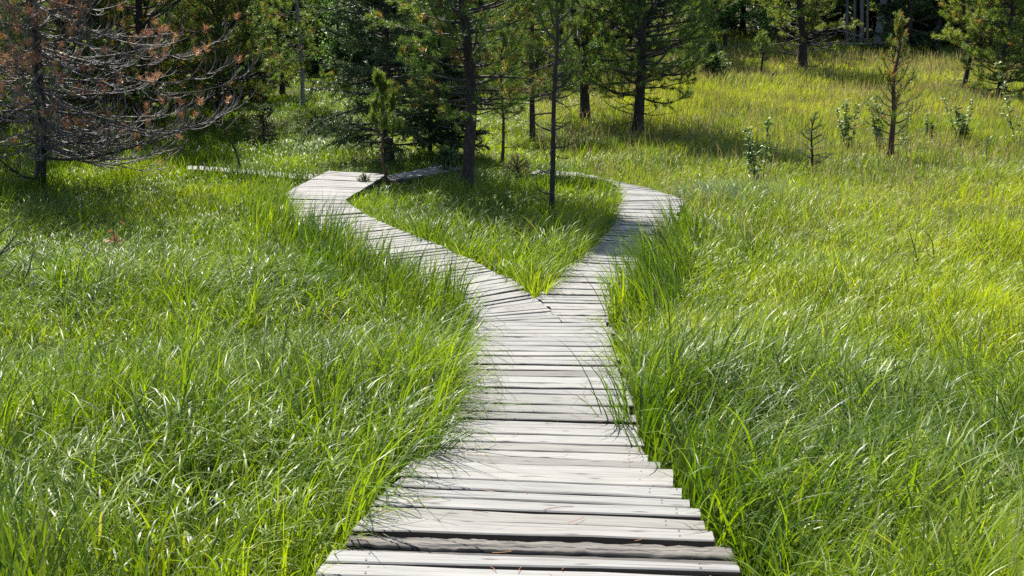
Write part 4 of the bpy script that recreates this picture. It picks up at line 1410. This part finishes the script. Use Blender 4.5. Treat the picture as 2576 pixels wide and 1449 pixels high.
stick('bare leaning dead stem left of the platform, crooked like a walking stick', [(612, 442), (604, 415), (590, 372, -.2), (566, 330, -.4), (552, 300, -.5), (538, 262, -.6)], 0.028, 0.012,
      [[(566, 330, -.4), (590, 305, -.4), (622, 270, -.3)], [(560, 318, -.4), (540, 312, -.5), (515, 296, -.6)]])
stick('thin upright grey stick in the shaded grass on the left', [(212, 585), (208, 540), (203, 492)], 0.012, 0.007)
stick('two pronged dark dead twig standing in the bright right meadow', [(2310, 685), (2305, 640), (2290, 590), (2286, 575)], 0.011, 0.004, [[(2300, 620), (2305, 590), (2312, 545)]])
stick('curved dark dead twig right of the two pronged twig', [(2352, 700), (2350, 650), (2345, 600), (2325, 580)], 0.011, 0.004, [[(2350, 650), (2335, 640), (2330, 622)]])
stick('forked bare dead shoot low in the grass at the right, under the dense leafy sapling', [(2478, 415), (2482, 380), (2484, 350)], 0.012, 0.005, [[(2481, 385), (2470, 370), (2464, 362)], [(2484, 360), (2488, 352), (2489, 345)]])
stick('slim dead stem in the sunny grass beyond the platform, left of two', [(780, 372), (781, 345), (779, 318)], 0.014, 0.007, [[(781, 345), (786, 332), (787, 322)]])
stick('slim dead stem in the sunny grass beyond the platform, nearest the spruce boughs', [(822, 372), (819, 355), (815, 335)], 0.012, 0.006)
rt = stick('dead rust brown dock stalk with a shaggy seed head in the left grass', [(292, 655), (288, 610), (284, 560)], 0.012, 0.006, [[(288, 612), (296, 590), (305, 560)], [(288, 625), (276, 600), (272, 585)], [(292, 640), (305, 620), (318, 600)]], name='dead_stalk', mat=M_BARKRED, cat='stalk')
off = np.array(rt.location)
d = depth_of(off)
q = np.array([pt(288 + dx, 610 + dy, d) for dx, dy in np.random.default_rng(3).normal(0, 1, (26, 2)) * [9, 18]]) - off
m = MB()
needles(m, q, nrm(rand_unit(len(q)) + np.array([0, 0, -0.3])), 0.06, 0.05, 24, 0.008)
m.build('seed_head', M_BROWN, rt)
rt = stick('small rusty seed stalk standing in the grass inside the fork', [(1335, 625), (1337, 590), (1336, 560)], 0.006, 0.004, name='dead_stalk', mat=M_BARKRED, cat='stalk')
off = np.array(rt.location)
d = depth_of(off)
q = np.array([pt(1336 + dx, 572 + dy, d) for dx, dy in np.random.default_rng(4).normal(0, 1, (14, 2)) * [5, 8]]) - off
m = MB()
needles(m, q, nrm(rand_unit(len(q)) + np.array([0, 0, 0.6])), 0.04, 0.04, 20, 0.006)
m.build('seed_head', M_BROWN, rt)
rt = stick('drooping rusty grass plume hanging over the left boardwalk arm near the fork tip', [(1262, 728), (1272, 690, -.1), (1290, 668, -.15), (1312, 664, -.2)], 0.004, 0.003, name='grass_plume', mat=M_BARKRED, cat='grass plume')
off = np.array(rt.location)
d = depth_of(off)
q = np.array([pt(1272 + 40 * t_, 690 - 26 * min(1, t_ * 2), d - 0.12) for t_ in np.linspace(0, 1, 12)]) - off
m = MB()
needles(m, q, np.tile([[0.6, 0, -0.4]], (12, 1)), 0.03, 0.03, 10, 0.004)
m.build('seed_head', M_BROWN, rt)

# --- the forest behind
rf = np.random.default_rng(9)


def proto(kind, seed):
    if kind == 'spruce':
        rt = thing('forest_tree', 'dark spruce in the forest wall behind the clearing', 'tree', (0, 0, 0), 'spruces in the forest wall')
        conifer(rt, seed, 13.0, 0.16, (0, 0), style='spruce', live0=0.4, nlive=105, Lmax=2.4, dead=(0.3, 8, 1.2), subs=9, N=15, ln=0.13, w=0.045, Ls=0.35, prof=0.6, brown=0.0, trunk_side=7)
    elif kind == 'pine':
        rt = thing('forest_tree', 'dark tall pine in the forest wall behind the clearing', 'tree', (0, 0, 0), 'pines in the forest wall')
        conifer(rt, seed, 13.0, 0.18, (0, 0), style='pine', live0=1.2, nlive=85, Lmax=2.5, dead=(0.4, 22, 1.6), subs=8, N=18, ln=0.14, w=0.036, Ls=0.3, prof=0.5, brown=0.04, trunk_side=7)
    elif kind == 'young':
        rt = thing('young_conifer', 'bushy young conifer growing at the foot of the forest wall', 'tree', (0, 0, 0), 'young conifers along the forest edge')
        conifer(rt, seed, 4.2, 0.06, (0, 0), style='pine' if seed % 2 else 'spruce', live0=0.2, nlive=60, Lmax=1.35, dead=(0.2, 4, 0.6), subs=9, N=18, ln=0.12, w=0.03, Ls=0.25, prof=0.7, brown=0.03, trunk_side=6, tint=0.6 if seed % 2 else None)
    else:
        rt = thing('forest_tree', 'leafy green broadleaf tree in the forest wall behind the clearing', 'tree', (0, 0, 0), 'broadleaf trees in the forest wall')
        r = np.random.default_rng(seed)
        m = MB()
        hs = np.linspace(-0.2, 11, 14)
        A = np.stack([0.12 * np.sin(hs * 0.6 + seed), 0.1 * np.cos(hs * 0.5), hs], -1)
        tubes(m, A, 0.12 * (1 - hs / 12.5) ** 0.7, 8)
        m.build('trunk', M_BARK if kind == 'leafy' else M_ASPEN, rt)
        nb = 60
        hb = 1.0 + 9.6 * r.random(nb)
        P = grow(np.stack([np.interp(hb, hs, A[:, 0]), np.interp(hb, hs, A[:, 1]), hb], -1), r.random(nb) * 6.28, 0.35 + 0.4 * r.random(nb), 0.2 + 0.3 * r.random(nb), (0.8 + 1.5 * r.random(nb)) * (1.1 - hb / 13), 6, 0.15, r)
        m = MB()
        tubes(m, P, np.full((nb, 1), 0.02) * (1 - 0.8 * np.linspace(0, 1, 6))[None], 4)
        m.build('limbs', M_LIMB, rt)
        nl = 5200
        J = r.integers(0, nb, nl)
        p, d = along(P, J, 0.3 + 0.7 * r.random(nl))
        p = p + r.normal(0, 0.16, (nl, 3))
        m = MB()
        leaves(m, p, nrm(d + r.normal(0, 0.9, (nl, 3)) + [0, 0, -0.2]), 0.11 + 0.07 * r.random(nl), 0.085, r=r)
        m.build('crown', M_FORBLEAF, rt)
    return rt


protos = {'spruce': [proto('spruce', 301), proto('spruce', 302)], 'pine': [proto('pine', 303), proto('pine', 304)], 'leafy': [proto('leafy', 305), proto('leafy', 306)],
          'young': [proto('young', 307), proto('young', 308), proto('young', 309)]}
first = {}
counts = {'spruce': 0, 'pine': 0, 'leafy': 0, 'young': 0}
used_pos = []


def place(kind, x, y, sc_=1.0):
    lst = protos[kind]
    i = counts[kind] % len(lst)
    counts[kind] += 1
    src = lst[i]
    if (kind, i) not in first:
        first[(kind, i)] = True
        o = src
    else:
        o = copy_tree(src)
    o.location = (x, y, float(GZ(x, y)) - 0.05)
    o.rotation_euler = (0, 0, rf.random() * 6.28)
    s = sc_ * (0.8 + 0.4 * rf.random())
    o.scale = (s, s, s * (0.9 + 0.2 * rf.random()))
    used_pos.append((x, y))


def edge_y(x):
    """distance of the forest edge"""
    return np.interp(x, [-40, -14, -9, -7, -1, 1.5, 5, 8, 14, 40], [26, 28, 32, 36, 36.5, 38, 45, 47.5, 48, 47])


# front rank, measured along the forest edge
fx = -26.0
while fx < 30:
    y0 = float(edge_y(fx))
    kind = 'leafy' if 7.5 < fx < 12.8 or rf.random() < 0.12 else ('spruce' if rf.random() < 0.5 else 'pine')
    if not (13.4 < fx < 17.4):
        place(kind, fx, y0 + rf.random() * 2.0, 0.5 if -8 < fx < 2 else 0.62 if fx < 5 else 0.9)
    fx += 1.4 + rf.random() * 1.2
for k in range(46):
    x = rf.uniform(-24, 26)
    y = float(edge_y(x)) + rf.uniform(-0.6, 7)
    if 13.0 < x < 18 and y < 51:
        continue
    place('young', x, y, 0.95)
# deeper ranks
for k in range(150):
    x = rf.uniform(-34, 40)
    y = float(edge_y(x)) + 3 + 22 * rf.random() ** 1.3
    if any((x - a) ** 2 + (y - c) ** 2 < 1.6 for a, c in used_pos):
        continue
    place('spruce' if rf.random() < 0.55 else 'pine', x, y, 0.8 if x < 3 else 1.1)

# pale aspen trunks seen at the far side of the meadow
r = np.random.default_rng(15)
for i, (px, py, upx, wpx, lab) in enumerate(((2205, 122, 2222, 22, 'thickest of the pale aspen trunks at the far edge of the meadow, leaning right'),
                                            (2165, 116, 2168, 11, 'pale aspen trunk just left of the thickest leaning one'),
                                            (2148, 114, 2152, 9, 'slim pale aspen trunk second from the left of its row'),
                                            (2132, 113, 2133, 9, 'slim pale aspen trunk at the left end of its row'),
                                            (2184, 114, 2184, 8, 'thin pale aspen trunk squeezed against the thickest leaning one'),
                                            (2240, 116, 2247, 9, 'slim pale aspen trunk at the right end of its row'))):
    b, lean, hgt, mpp = fit((px, py), (upx, 0))
    rt = thing('aspen_tree', lab, 'tree', b)
    m = MB()
    hs = np.linspace(-0.2, 9, 12)
    A = np.stack([lean[0] * hs + 0.04 * np.sin(hs + i), 0.03 * np.cos(hs), hs], -1)
    tubes(m, A, wpx * mpp / 2 * (1 - hs / 11) ** 0.6, 9)
    m.build('trunk', M_ASPEN, rt)
    nb = 16
    hb = 3.6 + 5 * r.random(nb)
    P = grow(np.stack([lean[0] * hb, 0 * hb, hb], -1), r.random(nb) * 6.28, np.full(nb, 0.5), np.full(nb, 0.7), 0.8 + 0.8 * r.random(nb), 5, 0.12, r)
    m = MB()
    tubes(m, P, np.full((nb, 1), 0.015) * (1 - 0.7 * np.linspace(0, 1, 5))[None], 4)
    m.build('limbs', M_ASPEN, rt)
    p, d = along(P, r.integers(0, nb, 900), 0.3 + 0.7 * r.random(900))
    m = MB()
    leaves(m, p + r.normal(0, 0.15, p.shape), nrm(d + r.normal(0, 0.9, d.shape)), 0.12, 0.09, r=r)
    m.build('crown', M_FORBLEAF, rt)

# low rail and a fallen pole at the forest edge
b = hit(2040, 122)
dd = depth_of(b)
rt = thing('rail', 'long thin pale rail running level along the far edge of the meadow', 'rail', b)
m = MB()
tube_px(m, [(1760, 118, dd), (1900, 114, dd), (2040, 112, dd), (2275, 108, dd)], 0.045, 0.045, 7, b, n=20)
m.build('pole', M_ASPEN, rt)
for px, py in ((1780, 117), (1905, 114), (2060, 112), (2265, 108)):
    m = MB()
    q = pt(px, py, dd) - b + np.array([0, 0.06, 0.05])
    g0 = GZ(q[0] + b[0], q[1] + b[1]) - b[2] - 0.2
    tubes(m, np.array([[q[0], q[1], g0], [q[0], q[1], (g0 + q[2]) / 2], q]), np.array([0.05, 0.05, 0.045]), 7)
    m.build('post', M_LIMB, rt)
b = hit(2195, 122)
dd = depth_of(b)
rt = thing('fallen_branch', 'bare pale dead branch leaning against the aspen trunks at the forest edge', 'branch', b)
m = MB()
tube_px(m, [(2195, 118, dd), (2175, 95, dd - .1), (2140, 85, dd - .2), (2100, 73, dd - .3)], 0.035, 0.015, 6, b)
m.build('stem', M_ASPEN, rt)


# ------------------------------------------------------------------ light and camera
SUN_EL, SUN_AZ = rad(55), math.atan2(-0.40, 0.92)      # azimuth from +Y towards +X
w = bpy.data.worlds.new('World')
sc.world = w
w.use_nodes = True
nt = w.node_tree
nt.nodes.clear()
wo = nt.nodes.new('ShaderNodeOutputWorld')
bg = nt.nodes.new('ShaderNodeBackground')
sky = nt.nodes.new('ShaderNodeTexSky')
sky.sky_type = 'NISHITA'
sky.sun_disc = False
sky.sun_elevation = SUN_EL
sky.sun_rotation = SUN_AZ
bg.inputs[1].default_value = 0.095
nt.links.new(sky.outputs[0], bg.inputs[0])
nt.links.new(bg.outputs[0], wo.inputs[0])
sl = bpy.data.lights.new('sun', 'SUN')
sl.energy = 5.0
sl.angle = rad(0.5)
sl.color = (1.0, 0.95, 0.86)
so = bpy.data.objects.new('sun', sl)
COL.objects.link(so)
tow = Vector((math.sin(SUN_AZ) * math.cos(SUN_EL), math.cos(SUN_AZ) * math.cos(SUN_EL), math.sin(SUN_EL)))
so.rotation_euler = tow.to_track_quat('Z', 'Y').to_euler()
so.location = (-10, 15, 30)

cd = bpy.data.cameras.new('camera')
cd.sensor_width = 36
cd.lens = 36 * F / 2576
cd.clip_start = 0.05
cd.clip_end = 1000
co = bpy.data.objects.new('camera', cd)
COL.objects.link(co)
co.location = CAM
co.rotation_euler = (math.pi / 2 - PITCH, 0, 0)
sc.camera = co
sc.view_settings.view_transform = 'Standard'
sc.view_settings.look = 'None'
sc.view_settings.exposure = 1.5
sc.view_settings.gamma = 1
sc.cycles.max_bounces = 8
sc.cycles.diffuse_bounces = 3
sc.cycles.glossy_bounces = 2
sc.cycles.transmission_bounces = 5
sc.cycles.use_denoising = False
